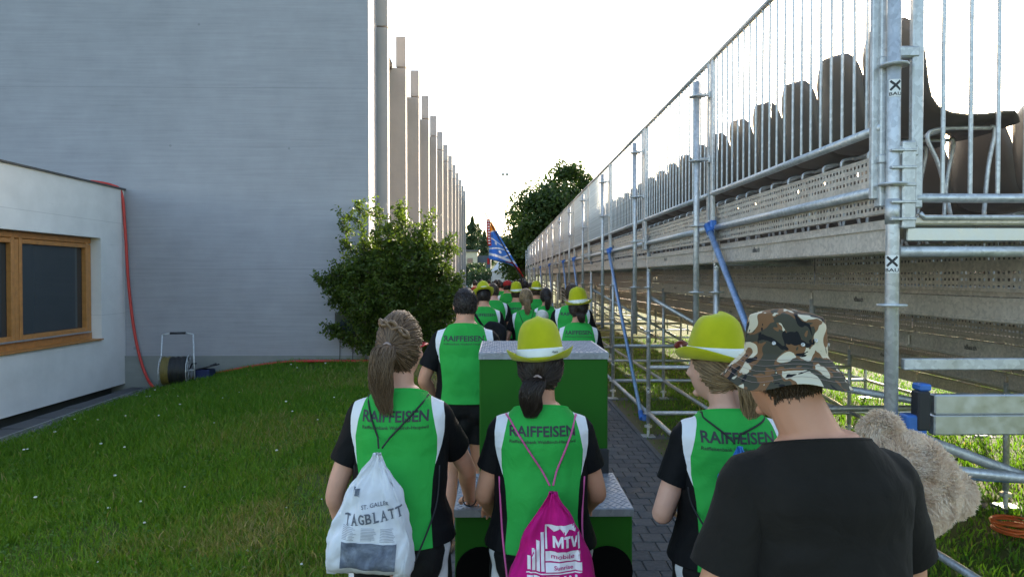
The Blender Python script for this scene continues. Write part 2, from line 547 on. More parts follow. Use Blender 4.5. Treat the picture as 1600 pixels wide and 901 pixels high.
# broad-leaved weeds in the lawn
n = 26000
x = NR.uniform(-5.3, -.8, n); y = NR.uniform(3.8, 11.2, n)
k = (vnoise(x, y, 2.9) * .6 + vnoise(x, y, 7.5) * .5 > .60) & (x > -(y * .73 + .3)); x, y = x[k], y[k]; n = len(x)
z = hz(x, y) + NR.uniform(.012, .055, n)
aa = NR.normal(size=(n, 3)) * [1, 1, .45]; aa /= np.linalg.norm(aa, axis=1)[:, None]
bb = np.cross(aa, np.c_[NR.normal(size=(n, 2)) * .4, np.ones(n)]); bb /= np.linalg.norm(bb, axis=1)[:, None]
sz = NR.uniform(.012, .030, n)[:, None]; p = np.c_[x, y, z]
V = np.stack([p - aa * sz * .6, p + bb * sz * .36, p + aa * sz * .7, p - bb * sz * .36], 1).reshape(-1, 3)
M['weed'] = leafy('weed_leaf', (.045, .12, .014), (.12, .24, .03), .35)
o = link('weeds', np_mesh('weeds', V, np.arange(n * 4).reshape(n, 4), M['weed'], np.repeat(NR.random(n), 4))); tag(o, 'low broad-leaved weeds and clover mixed into the lawn', 'weeds', kind='stuff')
# white clover heads / daisies
M['petal'] = plain('white_petal', (.70, .70, .66), .7, 0, 20, .1)
fb = MB()
for i in range(60):
    x = random.uniform(-5.2, -1.2); y = random.uniform(4.0, 11.0)
    if x < -(y * .72): continue
    z = float(hz(x, y)); r = random.uniform(.006, .016)
    fb.ell((x, y, z + random.uniform(.035, .07)), (r, r, r * .6), nu=7, nv=4)
o = fb.build('clover_flowers', M['petal']); tag(o, 'tiny white clover flowers scattered in the lawn', 'flowers', kind='stuff')
# ================================================================== TALL BUILDING
WY = 11.4          # face of the big wall
CX = -2.10         # its corner
tb = empty('concrete_hall', (CX, WY, 0), 0, 'tall grey concrete hall with a blank end wall and a row of vertical fins', 'building')
def L(o): return o
off = Vector((CX, WY, 0))
def part(mb, name, mat, parent, smooth=False):
    mb.v = [tuple(Vector(p) - off) for p in mb.v]
    return mb.build(name, mat, parent, smooth)
b = MB(); b.box((CX - 9, WY + .38, 4.75), (18, .76, 10.5)); part(b, 'end_wall', M['wall'], tb)
b = MB(); b.box((CX - 9, WY - .012, .30), (17.9, .03, .62)); part(b, 'plinth', concrete('plinth_concrete', (.235, .24, .225), (.7, .7, 6)), tb)
FX = -1.92
fins = [12.2 + 2.36 * i for i in range(13)]
fb1 = MB(); fb1.box((0, 0, 3.08 - .25), (.62, .2, 6.66), bev=.008); fme = fb1.mesh('fin', M['fin'])
fb2 = MB(); fb2.box((0, 0, 6.49), (.2, .196, .62), bev=.008); fme2 = fb2.mesh('fin_head', M['fin'])
for i, fy in enumerate(fins):
    o = link('fin', fme, tb, Vector((FX - .31, fy + .1, 0)) - off)
    link('fin_head', fme2, o, (.21, 0, 0))
for i in range(len(fins) - 1):
    y0, y1 = fins[i] + .2, fins[i + 1]
    b = MB(); b.box((-2.62, (y0 + y1) / 2, 2.95), (.04, y1 - y0 - .005, 6.0)); gl = part(b, 'facade_glazing', M['glass'], tb)
    b = MB()
    for zz in (.45, 3.2, 5.9):
        b.box((-2.585, (y0 + y1) / 2, zz), (.06, y1 - y0 - .02, .09))
    b.box((-2.585, (y0 + y1) / 2, 3.1), (.055, .07, 5.6))
    part(b, 'mullions', M['wood'], gl)
b = MB(); b.box((-7.35, 26.3, 6.20), (10.3, 28.2, .16)); part(b, 'roof_slab', plain('brown_soffit', (.17, .115, .08), .8), tb)
b = MB(); b.box((-7.4, 26.3, 3.0), (9.4, 28.0, 6.2)); part(b, 'rear_volume', M['fin'], tb)
# little basement window on the end wall beside the bush
p = W(543, 507, WY)
b = MB(); b.box((p.x, WY - .045, p.z), (.36, .05, .40), bev=.006); wv = part(b, 'vent_window', M['darkgap'], tb)
b = MB(); b.box((p.x, WY - .078, p.z), (.31, .012, .35)); part(b, 'pane', M['glass'], wv)
# lightning conductor cables on the wall
for px in (533, 553):
    q = W(px, 530, WY); b = MB(); b.tube([(q.x, WY - .03, p.z - .15), (q.x - .01, WY - .035, float(hz(q.x, WY)) + .02)], .006, 6); part(b, 'cable', M['darkgap'], tb)

# ================================================================== LOW BUILDING
LX = -6.0
lb = empty('low_concrete_building', (LX, 9, 0), 0, 'low pale concrete annex with a wide timber window, joined to the taller hall', 'building')
off = Vector((LX, 9, 0))
ZT, ZB = 3.26, .17
y0, y1 = 5.6, 10.72; z0, z1 = .93, 2.46
TH = .34
b = MB()
b.box((LX - TH / 2, (2 + WY) / 2, (z1 + ZT) / 2), (TH, WY - 2 - .004, ZT - z1))
b.box((LX - TH / 2, (2 + WY) / 2, (z0 + ZB) / 2), (TH, WY - 2 - .004, z0 - ZB))
b.box((LX - TH / 2, (y1 + WY) / 2, (z0 + z1) / 2), (TH, WY - y1 - .004, z1 - z0 - .0))
b.box((LX - TH / 2, (2 + y0) / 2, (z0 + z1) / 2), (TH, y0 - 2 - .0, z1 - z0))
part(b, 'outer_wall', M['lowwall'], lb)
b = MB(); b.box((LX - 2.0, (2 + WY) / 2, ZT + .012), (4.06, WY - 2 - .004, .024)); part(b, 'roof_edge', plain('roof_sheet', (.10, .10, .10), .5, .5), lb)
b = MB(); b.box((LX - 2.5, (2 + WY) / 2, (ZT + ZB) / 2 - .01), (3.6, WY - 2.02, ZT - ZB - .1)); 
# dim room: back wall and floor behind the glass
b = MB(); b.box((LX - 3.0, 6.9, 1.6), (.1, 8.5, 2.9)); b.box((LX - 1.7, 6.9, .25), (2.6, 8.5, .1)); b.box((LX - 1.7, 6.9, 3.1), (2.6, 8.5, .1)); part(b, 'room_shell', plain('interior_plaster', (.16, .16, .15), .9), lb)
b = MB(); b.box((LX - .55, 6.6, .02), (.8, 9.3, .36)); part(b, 'foundation', plain('foundation_dark', (.05, .05, .048), .9), lb)
wf = empty('window', (0, 0, 0)); wf.parent = lb
FXp = LX - .19
def wbox(c, s, name, mat, parent=wf, bev=.006):
    bb = MB(); bb.box(c, s, bev=bev); return part(bb, name, mat, parent)
wbox((FXp, (y0 + y1) / 2, z1 - .045), (.09, y1 - y0, .085), 'frame', M['wood'])
wbox((FXp, (y0 + y1) / 2, z0 + .06), (.10, y1 - y0, .115), 'frame', M['wood'])
wbox((FXp, y1 - .05, (z0 + z1) / 2), (.088, .095, z1 - z0 - .2), 'frame', M['wood'])
wbox((FXp, y0 + .05, (z0 + z1) / 2), (.088, .095, z1 - z0 - .2), 'frame', M['wood'])
wbox((FXp + .075, (y0 + y1) / 2, z0 + .128), (.05, y1 - y0 - .22, .02), 'sill_strip', M['alu'], bev=.003)
wbox((LX - .06, (y0 + y1) / 2, z0 + .012), (.20, y1 - y0 - .01, .018), 'sill', M['wood'], bev=.003)
panes = [(y0 + .1, 7.28), (7.36, 9.02), (9.10, y1 - .1)]
for (a, c) in panes:
    wbox((FXp - .01, (a + c) / 2, (z0 + z1) / 2 + .03), (.012, c - a - .12, z1 - z0 - .30), 'pane', M['glass'], bev=0)
    # casement bars round each pane
    for yy_ in (a + .035, c - .035):
        wbox((FXp + .03, yy_, (z0 + z1) / 2 + .03), (.07, .06, z1 - z0 - .22), 'casement_bar', M['wood'])
    for zz in (z0 + .165, z1 - .125):
        wbox((FXp + .03, (a + c) / 2, zz), (.068, c - a - .135, .06), 'casement_bar', M['wood'])
for yy_ in (7.32, 9.06):
    wbox((FXp + .01, yy_, (z0 + z1) / 2), (.10, .075, z1 - z0 - .2), 'mullion', M['wood'])

# paving strip + gravel below the annex
t_ = plain('dark_slab', (.085, .085, .09), .7, 0, 6, .25, 60, .3)
b = MB(); b.box((-5.72, 7.15, -.02), (.37, 8.3, .06)); strip = b.build('slab_strip', M['sand']); tag(strip, kind='structure')
b = MB(); b.box((0, 0, 0), (.36, .592, .05), bev=.005); SLAB = b.mesh('slab', t_)
yy_ = 3.0
while yy_ < 11.2:
    link('slab', SLAB, strip, (-5.72, yy_ + .3, float(hz(-5.72, yy_ + .3)) + .022 + random.uniform(-.003, .003)), (random.uniform(-.01, .01), random.uniform(-.01, .01), 0)); yy_ += .6
b = MB(); es = [3.0 + .41 * i for i in range(21)]
for i in range(20):
    za, zb = float(hz(-5.53, es[i])) + .05, float(hz(-5.53, es[i + 1])) + .05
    b.add([(-5.54, es[i], za - .1), (-5.52, es[i], za - .1), (-5.52, es[i], za), (-5.54, es[i], za), (-5.54, es[i + 1], zb - .1), (-5.52, es[i + 1], zb - .1), (-5.52, es[i + 1], zb), (-5.54, es[i + 1], zb)], [(0, 3, 7, 4), (3, 2, 6, 7), (2, 1, 5, 6)])
o = b.build('edging_strip', M['alu']); tag(o, kind='structure')
gb = MB()
for i in range(900):
    if random.random() < .6:
        x = random.gauss(-5.35, .12); y = random.choice([random.gauss(8.6, .5), random.gauss(10.6, .45)])
    else:
        x = random.uniform(-5.9, -4.6); y = random.uniform(10.9, 11.33)
    r = random.uniform(.008, .026)
    rot = Matrix.Rotation(random.uniform(0, 6), 3, 'Z') @ Matrix.Rotation(random.uniform(0, 3), 3, 'X')
    gb.ell((x, y, float(hz(x, y)) + r * .5 + .014), (r, r * .8, r * .6), rot, nu=6, nv=4)
o = gb.build('gravel', plain('grey_gravel', (.17, .17, .175), .85, 0, 15, .5)); tag(o, 'loose grey gravel in the corner beside the annex', 'gravel', kind='stuff')
b = MB(); pq = W(72, 686, 8.1); b.lathe([(.16, 0), (.17, .012), (.0, .016)], (pq.x, pq.y, .012), 18)
o = b.build('drain_cover', plain('pale_stone_disc', (.33, .32, .30), .85)); tag(o, 'small pale stone drain cover lying in the lawn', 'drain cover')

# ================================================================== HOSE, REEL, BOX
def spl(pts, n=10):
    pts = [Vector(p) for p in pts]; out = []
    P = [pts[0]] + pts + [pts[-1]]
    for i in range(1, len(P) - 2):
        for k in range(n):
            u = k / n; a, b_, c_, d = P[i - 1], P[i], P[i + 1], P[i + 2]
            out.append(.5 * ((2 * b_) + (c_ - a) * u + (2 * a - 5 * b_ + 4 * c_ - d) * u * u + (3 * b_ - a - 3 * c_ + d) * u ** 3))
    out.append(pts[-1]); return out
M['redhose'] = plain('red_hose', (.52, .035, .025), .45, 0, 12, .2)
hp = [W(150, 285, WY - .3), W(182, 291, WY - .12), W(197, 304, WY - .08), W(202, 360, WY - .07), W(207, 450, WY - .07), W(217, 530, WY - .08), W(232, 585, WY - .12), W(250, 607, WY - .35)]
hp[0].z = max(hp[0].z, ZT + .05); hp[1].z = max(hp[1].z, ZT + .05)
for px, dy in ((275, .32), (300, .25), (340, .22), (400, .2), (460, .2), (520, .22), (590, .25)):
    x = (px - 780) / 1100 * (WY - dy); hp.append(Vector((x, WY - dy, float(hz(x, WY - dy)) + .045)))
b = MB(); b.tube(spl(hp, 10), .022, 8); o = b.build('red_hose', M['redhose'], smooth=True)
tag(o, 'red hose hanging from the annex roof and running along the wall base', 'hose')
rc = W(280, 597, WY - .75); rz0 = float(hz(rc.x, rc.y))
reel = empty('cable_reel', (rc.x, rc.y, rz0), R(12), 'wheeled cable reel with silver frame wound with black and yellow cable', 'cable reel')
b = MB()
for sx_ in (-1, 1):
    b.tube([(sx_ * .24, .02, 0), (sx_ * .235, .02, .30), (sx_ * .215, .06, .78)], .013, 8)
b.tube([(-.215, .06, .78), (-.1, .06, .80)], .011, 8); b.tube([(.215, .06, .78), (.1, .06, .80)], .011, 8)
b.tube([(-.24, .02, .02), (-.22, .30, .02)], .012, 6); b.tube([(.24, .02, .02), (.22, .30, .02)], .012, 6)
b.tube([(-.24, .02, .24), (.24, .02, .24)], .012, 8)
b.build('frame', M['steel'], reel, True)
b = MB(); b.tube([(-.11, .06, .80), (.11, .06, .80)], .017, 8); b.build('handle_grip', M['ink'], reel, True)
M['cable'] = plain('cable_black', (.02, .02, .02), .5, 0, 10, .2); M['cabley'] = plain('cable_olive', (.16, .12, .03), .5, 0, 10, .2)
for k, (xa, xb, mt) in enumerate(((-.2, -.09, 'cabley'), (-.09, .14, 'cable'))):
    pts = []
    n = int((xb - xa) / .016)
    for i in range(n * 16):
        a = 2 * math.pi * i / 16; rr = .20 + .006 * math.sin(i * .7 + k)
        pts.append((xa + (xb - xa) * i / (n * 16), .02 + rr * math.cos(a), .24 + rr * math.sin(a)))
    b = MB(); b.tube(pts, .012, 5); b.tube([(xa, .02, .24), (xb, .02, .24)], .19, 16); b.build('cable_winding', M[mt], reel, True)
for xx in (-.215, .16):
    b = MB()
    b.tube([(xx, .02 + .225 * math.cos(a), .24 + .225 * math.sin(a)) for a in np.linspace(0, 2 * math.pi, 25)], .008, 6)
    b.tube([(xx, .02 + .13 * math.cos(a), .24 + .13 * math.sin(a)) for a in np.linspace(0, 2 * math.pi, 19)], .006, 6)
    for a in np.linspace(0, math.pi, 4)[:3]:
        b.tube([(xx, .02 + .225 * math.cos(a), .24 + .225 * math.sin(a)), (xx, .02 - .225 * math.cos(a), .24 - .225 * math.sin(a))], .007, 6)
    b.build('flange', M['steel'], reel, True)
b = MB(); b.tube([(.16, .02, .24), (.21, .02, .34), (.27, .02, .34)], .010, 8); b.build('crank', M['ink'], reel, True)
tx = W(322, 598, WY - .55); tz = float(hz(tx.x, tx.y))
tbx = empty('tool_case', (tx.x, tx.y, tz), R(-8), 'dark blue plastic case with open black lid beside the cable reel', 'case')
b = MB(); b.box((0, 0, .085), (.26, .2, .17), bev=.015); b.build('case_body', plain('navy_plastic', (.02, .03, .09), .4), tbx)
b = MB(); b.box((.05, -.0, .20), (.30, .2, .02), Matrix.Rotation(R(-14), 3, 'Y'), bev=.006); b.tube([(.12, -.05, .225), (.19, 0, .255), (.12, .05, .225)], .012, 6); b.build('lid', M['ink'], tbx)

# ================================================================== GRANDSTAND
NB = 15; BAY = 2.57; Y0 = 3.07
YB = [Y0 + BAY * i for i in range(NB + 1)]
GX = 1.73; ROW = .80; STEP = .34; NROW = 5; ZD = 2.14
gs = empty('grandstand', (GX, Y0, 0), 0, 'long scaffold grandstand of galvanised tubes with perforated metal risers and guard rail', 'grandstand')
off = Vector((GX, Y0, 0))
def gpart(mb, name, mat, parent=gs, smooth=False):
    mb.v = [tuple(Vector(p) - off) for p in mb.v]
    return mb.build(name, mat, parent, smooth)
def gl_(name, me, loc, parent=gs, rot=None):
    return link(name, me, parent, Vector(loc) - (off if parent is gs else Vector((0, 0, 0))), rot)
b = MB(); b.lathe([(.026, -.006), (.06, -.005), (.062, 0), (.06, .005), (.026, .006)], (0, 0, 0), 12); ROS = b.mesh('rosette', M['steel'], False)
def standard(x, y, z0, z1, ros=(), r=.0242, n=12, base=True):
    b = MB(); b.tube([(0, 0, z0), (0, 0, z1)], r, n)
    for zz in np.arange(z0 + 1.0, z1 - .2, 1.0): b.tube([(0, 0, zz - .05), (0, 0, zz + .06)], r + .003, n)
    o = link('post', b.mesh('post', M['steel'], True), gs, Vector((x, y, 0)) - off)
    for zz in ros: link('rosette', ROS, o, (0, 0, zz))
    if base:
        b = MB(); b.box((0, 0, .012), (.15, .15, .012), bev=.003); b.tube([(0, 0, .012), (0, 0, z0 + .04)], .017, 8); b.lathe([(.02, 0), (.045, .005), (.045, .03), (.02, .035)], (0, 0, z0 - .05), 8)
        link('base_jack', b.mesh('base_jack', M['steel']), o)
        b = MB(); b.box((.02, 0, -.018), (.42, .24, .045), bev=.006); link('base_board', b.mesh('base_board', M['paver']), o)
    return o
posts = {}
for i, y in enumerate(YB):
    if i == 0:
        posts[i] = standard(GX, y, .16, 3.95, (.70, 1.24, 1.755, 2.285, 2.805, 3.32), r=.0285, n=16)
    else:
        posts[i] = standard(GX + .02, y, .16, 2.36, (.28, 1.24, 1.755, 2.27))
        b = MB(); z_lo = random.uniform(1.08, 1.32)
        b.tube([(0, 0, z_lo), (0, 0, 3.44)], .0242, 12)
        o = link('hanging_post', b.mesh('hanging_post', M['steel'], True), gs, Vector((1.585, y, 0)) - off)
        for zz in (1.755, 2.285, 2.805, 3.32): link('rosette', ROS, o, (0, 0, zz))
        for zz in (2.3, 2.82, 3.335):
            b = MB(); b.box((.075, 0, zz), (.15, .03, .022), bev=.004); b.box((.12, 0, zz), (.06, .05, .06), bev=.008); link('coupler', b.mesh('coupler', M['steel']), o)
# inner supports
for i, y in enumerate(YB):
    for k in (1, 3, 5):
        zt = ZD - STEP * min(k, NROW - 1) - .10
        standard(GX + ROW * k - (.06 if k == 5 else 0), y, .14, zt, (.28, zt - .12), n=8, base=i < 6)
# decks, beams, perforated risers
def perf_mesh(length, height, rows, pitch, hw, hh):
    """sheet with real rectangular slots; lies in the Y-Z plane from (0,0,0)"""
    cols = int(length / pitch); m = (length - cols * pitch) / 2
    ysx = [0]
    for c_ in range(cols):
        s0 = m + c_ * pitch + (pitch - hw) / 2; ysx += [s0, s0 + hw]
    ysx.append(length)
    zs = [0]; rp = height / rows
    for r_ in range(rows):
        s0 = r_ * rp + (rp - hh) / 2; zs += [s0, s0 + hh]
    zs.append(height)
    nz = len(zs); vs = [(0, a, c_) for a in ysx for c_ in zs]; fs = []
    for a in range(len(ysx) - 1):
        for c_ in range(nz - 1):
            if a % 2 == 1 and c_ % 2 == 1 and not (c_ == 7 and rows == 7): continue
            q = a * nz + c_; fs.append((q, q + nz, q + nz + 1, q + 1))
    b = MB(); b.add(vs, fs)
    # folded lips
    b.box((.018, length / 2, -.004), (.04, length, .008)); b.box((.018, length / 2, height + .004), (.04, length, .008))
    return b.mesh('perforated_sheet', M['deck'])
PERF = perf_mesh(BAY - .02, .255, 7, .036, .017, .0155)
b = MB()
b.box((ROW / 2, 0, -.012), (ROW - .012, BAY - .012, .024))
for q in range(8): b.box((.05 + q * .1, 0, .003), (.035, BAY - .02, .006))
DECK = b.mesh('deck', M['deck'])
b = MB(); b.box((0, 0, -.065), (.045, BAY - .03, .13), bev=.006); b.box((-.026, 0, -.012), (.012, BAY - .03, .02)); b.box((-.026, 0, -.112), (.012, BAY - .03, .018)); BEAM = b.mesh('deck_beam', M['deck'])
def wall_text(body, w, h, x, yc, zc, mat, parent, name='lettering', step=None):
    vs, fs = text_fit(body, w, h, .012)
    b = MB(); b.add([(x, yc - u, zc + v) for u, v in vs], [f[::-1] for f in fs])
    return gpart(b, name, mat, parent)
for i in range(NB):
    yc = YB[i] + BAY / 2
    for k in range(NROW):
        x = GX + .02 + ROW * k; z = ZD - STEP * k
        gl_('deck', DECK, (x + .02, yc, z))
        bm_ = gl_('deck_beam', BEAM, (x + .0, yc, z - .026))
        gl_('riser_panel', PERF, (x - .003, YB[i] + .01, z + (.035 if k == 0 else .010)))
        if k == 0 or k in (1, 2, 3):
            if i < (6 if k == 0 else 3):
                vs, fs = text_fit('xBau.ch', .13, .035, .012)
                bb = MB(); ty = .35 if k == 0 else .55
                bb.add([(-.0245 if k else -.0245, ty - u, -.052 + v) for u, v in vs], [f[::-1] for f in fs])
                link('lettering', bb.mesh('lettering', M['ink']), bm_)
# transverse bearers and ledgers
TB = MB(); TB.tube([(0, 0, 0), (ROW * 1 - .05, 0, 0)], .0242, 8); TR = TB.mesh('bearer', M['steel'], True)
for i, y in enumerate(YB):
    for k in range(NROW):
        gl_('bearer', TR, (GX + .03 + ROW * k, y, ZD - .15 - STEP * k))
    b = MB(); b.tube([(GX + .03, y, .28), (GX + ROW * NROW - .08, y, .28)], .0242, 8); gpart(b, 'cross_ledger', M['steel'], smooth=True)
    if i > 1 and i % 2 == 0:
        b = MB(); b.tube([(GX + .04, y + .04, ZD - .5), (GX + ROW * 3, y + .04, .30)], .0242, 8); gpart(b, 'cross_brace', M['steel'], smooth=True)
    if i in (1, 2, 3, 5):
        b = MB(); b.tube([(GX + .03, y - .03, .82), (GX + ROW * 3, y - .03, .82)], .0242, 8); gpart(b, 'cross_ledger', M['steel'], smooth=True)
LED = MB(); LED.tube([(0, .03, 0), (0, BAY - .03, 0)], .0242, 10)
for e_ in (.03, BAY - .03): LED.box((0, e_, 0), (.04, .06, .07), bev=.008)
LEDM = LED.mesh('ledger', M['steel'], True)
LED2 = MB(); LED2.tube([(0, .03, 0), (0, BAY - .03, 0)], .0242, 8); LEDM2 = LED2.mesh('ledger', M['steel'], True)
for i in range(NB):
    gl_('ledger', LEDM, (GX - .005, YB[i], 2.27))
    gl_('ledger', LEDM2, (GX + .02, YB[i], .28))
    gl_('ledger', LEDM2, (GX + ROW, YB[i], .28))
    gl_('ledger', LEDM2, (GX + ROW * 3, YB[i], .28))
    gl_('ledger', LEDM2, (GX + ROW * 5 - .06, YB[i], .28))
# blue face braces
for i in (0, 2, 4, 5, 7, 9, 11, 13):
    a = Vector((GX - .06, YB[i + 1] - .04, 2.27)); c_ = Vector((GX - .05, YB[i] + .05, .22))
    b = MB(); b.tube([a, c_], .0235, 12); br = gpart(b, 'blue_brace', M['bluepale'], smooth=True)
    d = (c_ - a).normalized()
    b = MB(); b.tube([a - d * .03, a + d * .07], .030, 10); b.box(a + Vector((.03, 0, .02)), (.05, .09, .08), bev=.01); gpart(b, 'brace_clamp', M['blue'], br)
    b = MB(); b.tube([c_ - d * .09, c_ + d * .02], .030, 10); b.box(c_ + Vector((.03, 0, 0)), (.06, .10, .07), bev=.01); gpart(b, 'brace_clamp', M['blue'], br)
# guard rail panels
RX = 1.70; RB, RT = 2.54, 3.61
BAR = MB(); BAR.tube([(0, 0, RB), (0, 0, RT)], .0085, 8, cap=False); BARM = BAR.mesh('bar', M['steel'], True)
NBAR = 20
for i in range(NB):
    rp = empty('guard_rail_panel', Vector((RX, YB[i], 0)) - off); rp.parent = gs
    b = MB(); b.tube([(0, .0, RT), (0, BAY, RT)], .021, 10); b.build('top_rail', M['steel'], rp, True)
    b = MB(); b.tube([(0, .03, RB), (0, BAY - .03, RB)], .021, 10); b.build('bottom_rail', M['steel'], rp, True)
    for e_ in (.05, BAY - .05):
        b = MB(); b.box((0, e_, (RT + 2.2) / 2), (.028, .055, RT - 2.2 + .02), bev=.005); b.build('rail_post', M['steel'], rp)
    ysb = [.05 + (BAY - .1) * (q + 1) / (NBAR + 1) for q in range(NBAR)]
    if i < 11:
        for q in ysb: link('bar', BARM, rp, (0, q, 0))
    else:
        b = MB()
        for q in ysb: b.tube([(0, q, RB), (0, q, RT)], .0085, 6, cap=False)
        o = b.build('bars', M['steel'], rp, True); tag(o, kind='stuff')
# end rail across the near end
rp = empty('end_rail_panel', Vector((GX + .1, Y0, 0)) - off); rp.parent = gs
b = MB(); b.tube([(0, 0, 3.62), (2.4, 0, 3.62)], .021, 10); b.build('top_rail', M['steel'], rp, True)
b = MB(); b.tube([(0, 0, 2.225), (2.4, 0, 2.225)], .021, 10); b.build('bottom_rail', M['steel'], rp, True)
b = MB(); b.box((0, 0, 2.93), (.05, .035, 1.5), bev=.006); b.build('rail_post', M['steel'], rp)
b = MB(); b.tube([(.02, .0, 2.16), (.04, 0, 2.14), (.62, 0, 2.14), (.66, 0, 2.2)], .012, 8); b.build('rail_hook', M['steel'], rp, True)
for q in range(18):
    b = MB(); b.tube([(.12 + q * .123, 0, 2.225), (.12 + q * .123, 0, 3.62)], .0095, 8, cap=False); b.build('bar', M['steel'], rp, True)
b = MB(); b.box((GX - .045, Y0 + .06, 2.95), (.05, .03, 1.45), bev=.005); gpart(b, 'rail_post', M['steel'])
for zz in (2.43, 2.86, 3.35):
    b = MB(); b.box((GX + .045, Y0, zz), (.12, .045, .05), bev=.008); b.box((GX - .02, Y0 + .04, zz - .03), (.06, .05, .04), bev=.006); gpart(b, 'coupler', M['steel'])
b = MB(); b.box((GX + .055, Y0 - .01, 2.28), (.06, .05, .38), bev=.006)
for zz in np.linspace(2.13, 2.43, 5): b.box((GX + .03, Y0 - .01, zz), (.11, .06, .012), bev=.003)
gpart(b, 'hinge_bracket', M['steel'])
# end fascias of the decks, at the near end
for k in range(NROW):
    x = GX + .06 + ROW * k
    for j_, (za, zb_) in enumerate(((ZD - .035, ZD - .0), (ZD - .105, ZD - .04))):
        b = MB(); b.box((x + ROW / 2, Y0 + .045 - .012 * j_, (za + zb_) / 2 - STEP * k), (ROW - .03, .03, zb_ - za - .003), bev=.005); gpart(b, 'end_fascia', M['alu'])
b = MB(); b.box((GX + 1.3, Y0, 1.495), (2.5, .03, .05), bev=.004); gpart(b, 'flat_ledger', M['steel'])
# aluminium plank held on edge by the corner post
ap = empty('aluminium_plank', (0, 0, 0)); ap.parent = gs
b = MB(); b.box((GX + 1.25, Y0 - .05, 1.328), (2.2, .05, .085), bev=.006); gpart(b, 'plank_rail', M['alu'], ap)
b = MB(); b.box((GX + 1.25, Y0 - .047, 1.238), (2.2, .05, .088), bev=.006); gpart(b, 'plank_rail', M['alu'], ap)
b = MB(); b.box((GX + .105, Y0 - .045, 1.30), (.055, .06, .17), bev=.006); gpart(b, 'end_cap', M['ink'], ap)
b = MB(); b.box((GX + .08, Y0 - .03, 1.23), (.09, .075, .10), bev=.008); gpart(b, 'end_bracket', M['blue'], ap)
b = MB(); b.box((GX + .115, Y0 - .035, 1.40), (.05, .07, .03), bev=.006); gpart(b, 'end_clip', M['blue'], ap)
# low diagonal tubes at the near end
for (p0, p1, mt) in (((GX + .25, Y0 + .12, 1.0), (GX + 3.2, Y0 + .5, .60), 'steel'), ((GX + .1, Y0 + .1, 1.18), (GX + 2.6, Y0 + .9, .25), 'steel'), ((GX + .3, Y0 + .8, .80), (GX + 3.4, Y0 + .9, .60), 'bluepale'), ((GX + .2, Y0 + 1.6, 1.2), (GX + 2.8, Y0 + 1.4, .75), 'steel')):
    b = MB(); b.tube([p0, p1], .0242, 10); gpart(b, 'diagonal_tube', M[mt], smooth=True)
# stickers with the X BAU mark
def sticker(x, y, z, r, w, h, yawc, two=True, mirror=False, ang=None):
    """small label wrapped round a vertical tube, facing yawc"""
    b = MB(); n = 10; half = w / 2 / r
    def P(u, v, dr):
        a = yawc + (u / r)
        return (x + (r + dr) * math.cos(a), y + (r + dr) * math.sin(a), z + v)
    vs = []; fs = []
    for q in range(n + 1):
        u = -w / 2 + w * q / n
        vs += [P(u, -h / 2, .0012), P(u, h / 2, .0012)]
    for q in range(n): fs.append((q * 2, q * 2 + 2, q * 2 + 3, q * 2 + 1))
    b.add(vs, fs)
    o = gpart(b, 'sticker', M['sticker'])
    b = MB()
    def stroke(u0, v0, u1, v1, wd):
        d = Vector((u1 - u0, v1 - v0)).normalized(); nn = Vector((-d.y, d.x)) * wd / 2; v_ = []
        for q in range(7):
            s = q / 6; cu, cv = u0 + (u1 - u0) * s, v0 + (v1 - v0) * s
            v_ += [P(cu + nn.x, cv + nn.y, .002), P(cu - nn.x, cv - nn.y, .002)]
        b.add(v_, [(q * 2, q * 2 + 1, q * 2 + 3, q * 2 + 2) for q in range(6)])
    s_ = h * .27; cz = h * .15
    stroke(-s_, cz + s_, s_, cz - s_, h * .13); stroke(-s_, cz - s_, s_, cz + s_, h * .13)
    vs2, fs2 = text_fit('BAU', w * .9, h * .2, .02)
    vs2, fs2 = dice(vs2, fs2, .008)
    b.add([P(u, v - h * .34, .002) for u, v in vs2], fs2)
    gpart(b, 'mark', M['ink'], o)
sticker(GX, Y0, 1.935, .0285, .062, .078, math.atan2(-Y0, -GX))
sticker(GX, Y0, 2.70, .0285, .055, .075, math.atan2(-Y0, -GX) + .25)
for i in (1, 2, 3, 4):
    sticker(GX + .02, YB[i], 1.97, .0248, .05, .07, math.atan2(-YB[i], -GX))
    sticker(GX + .02, YB[i], .55, .0248, .05, .07, math.atan2(-YB[i], -GX))

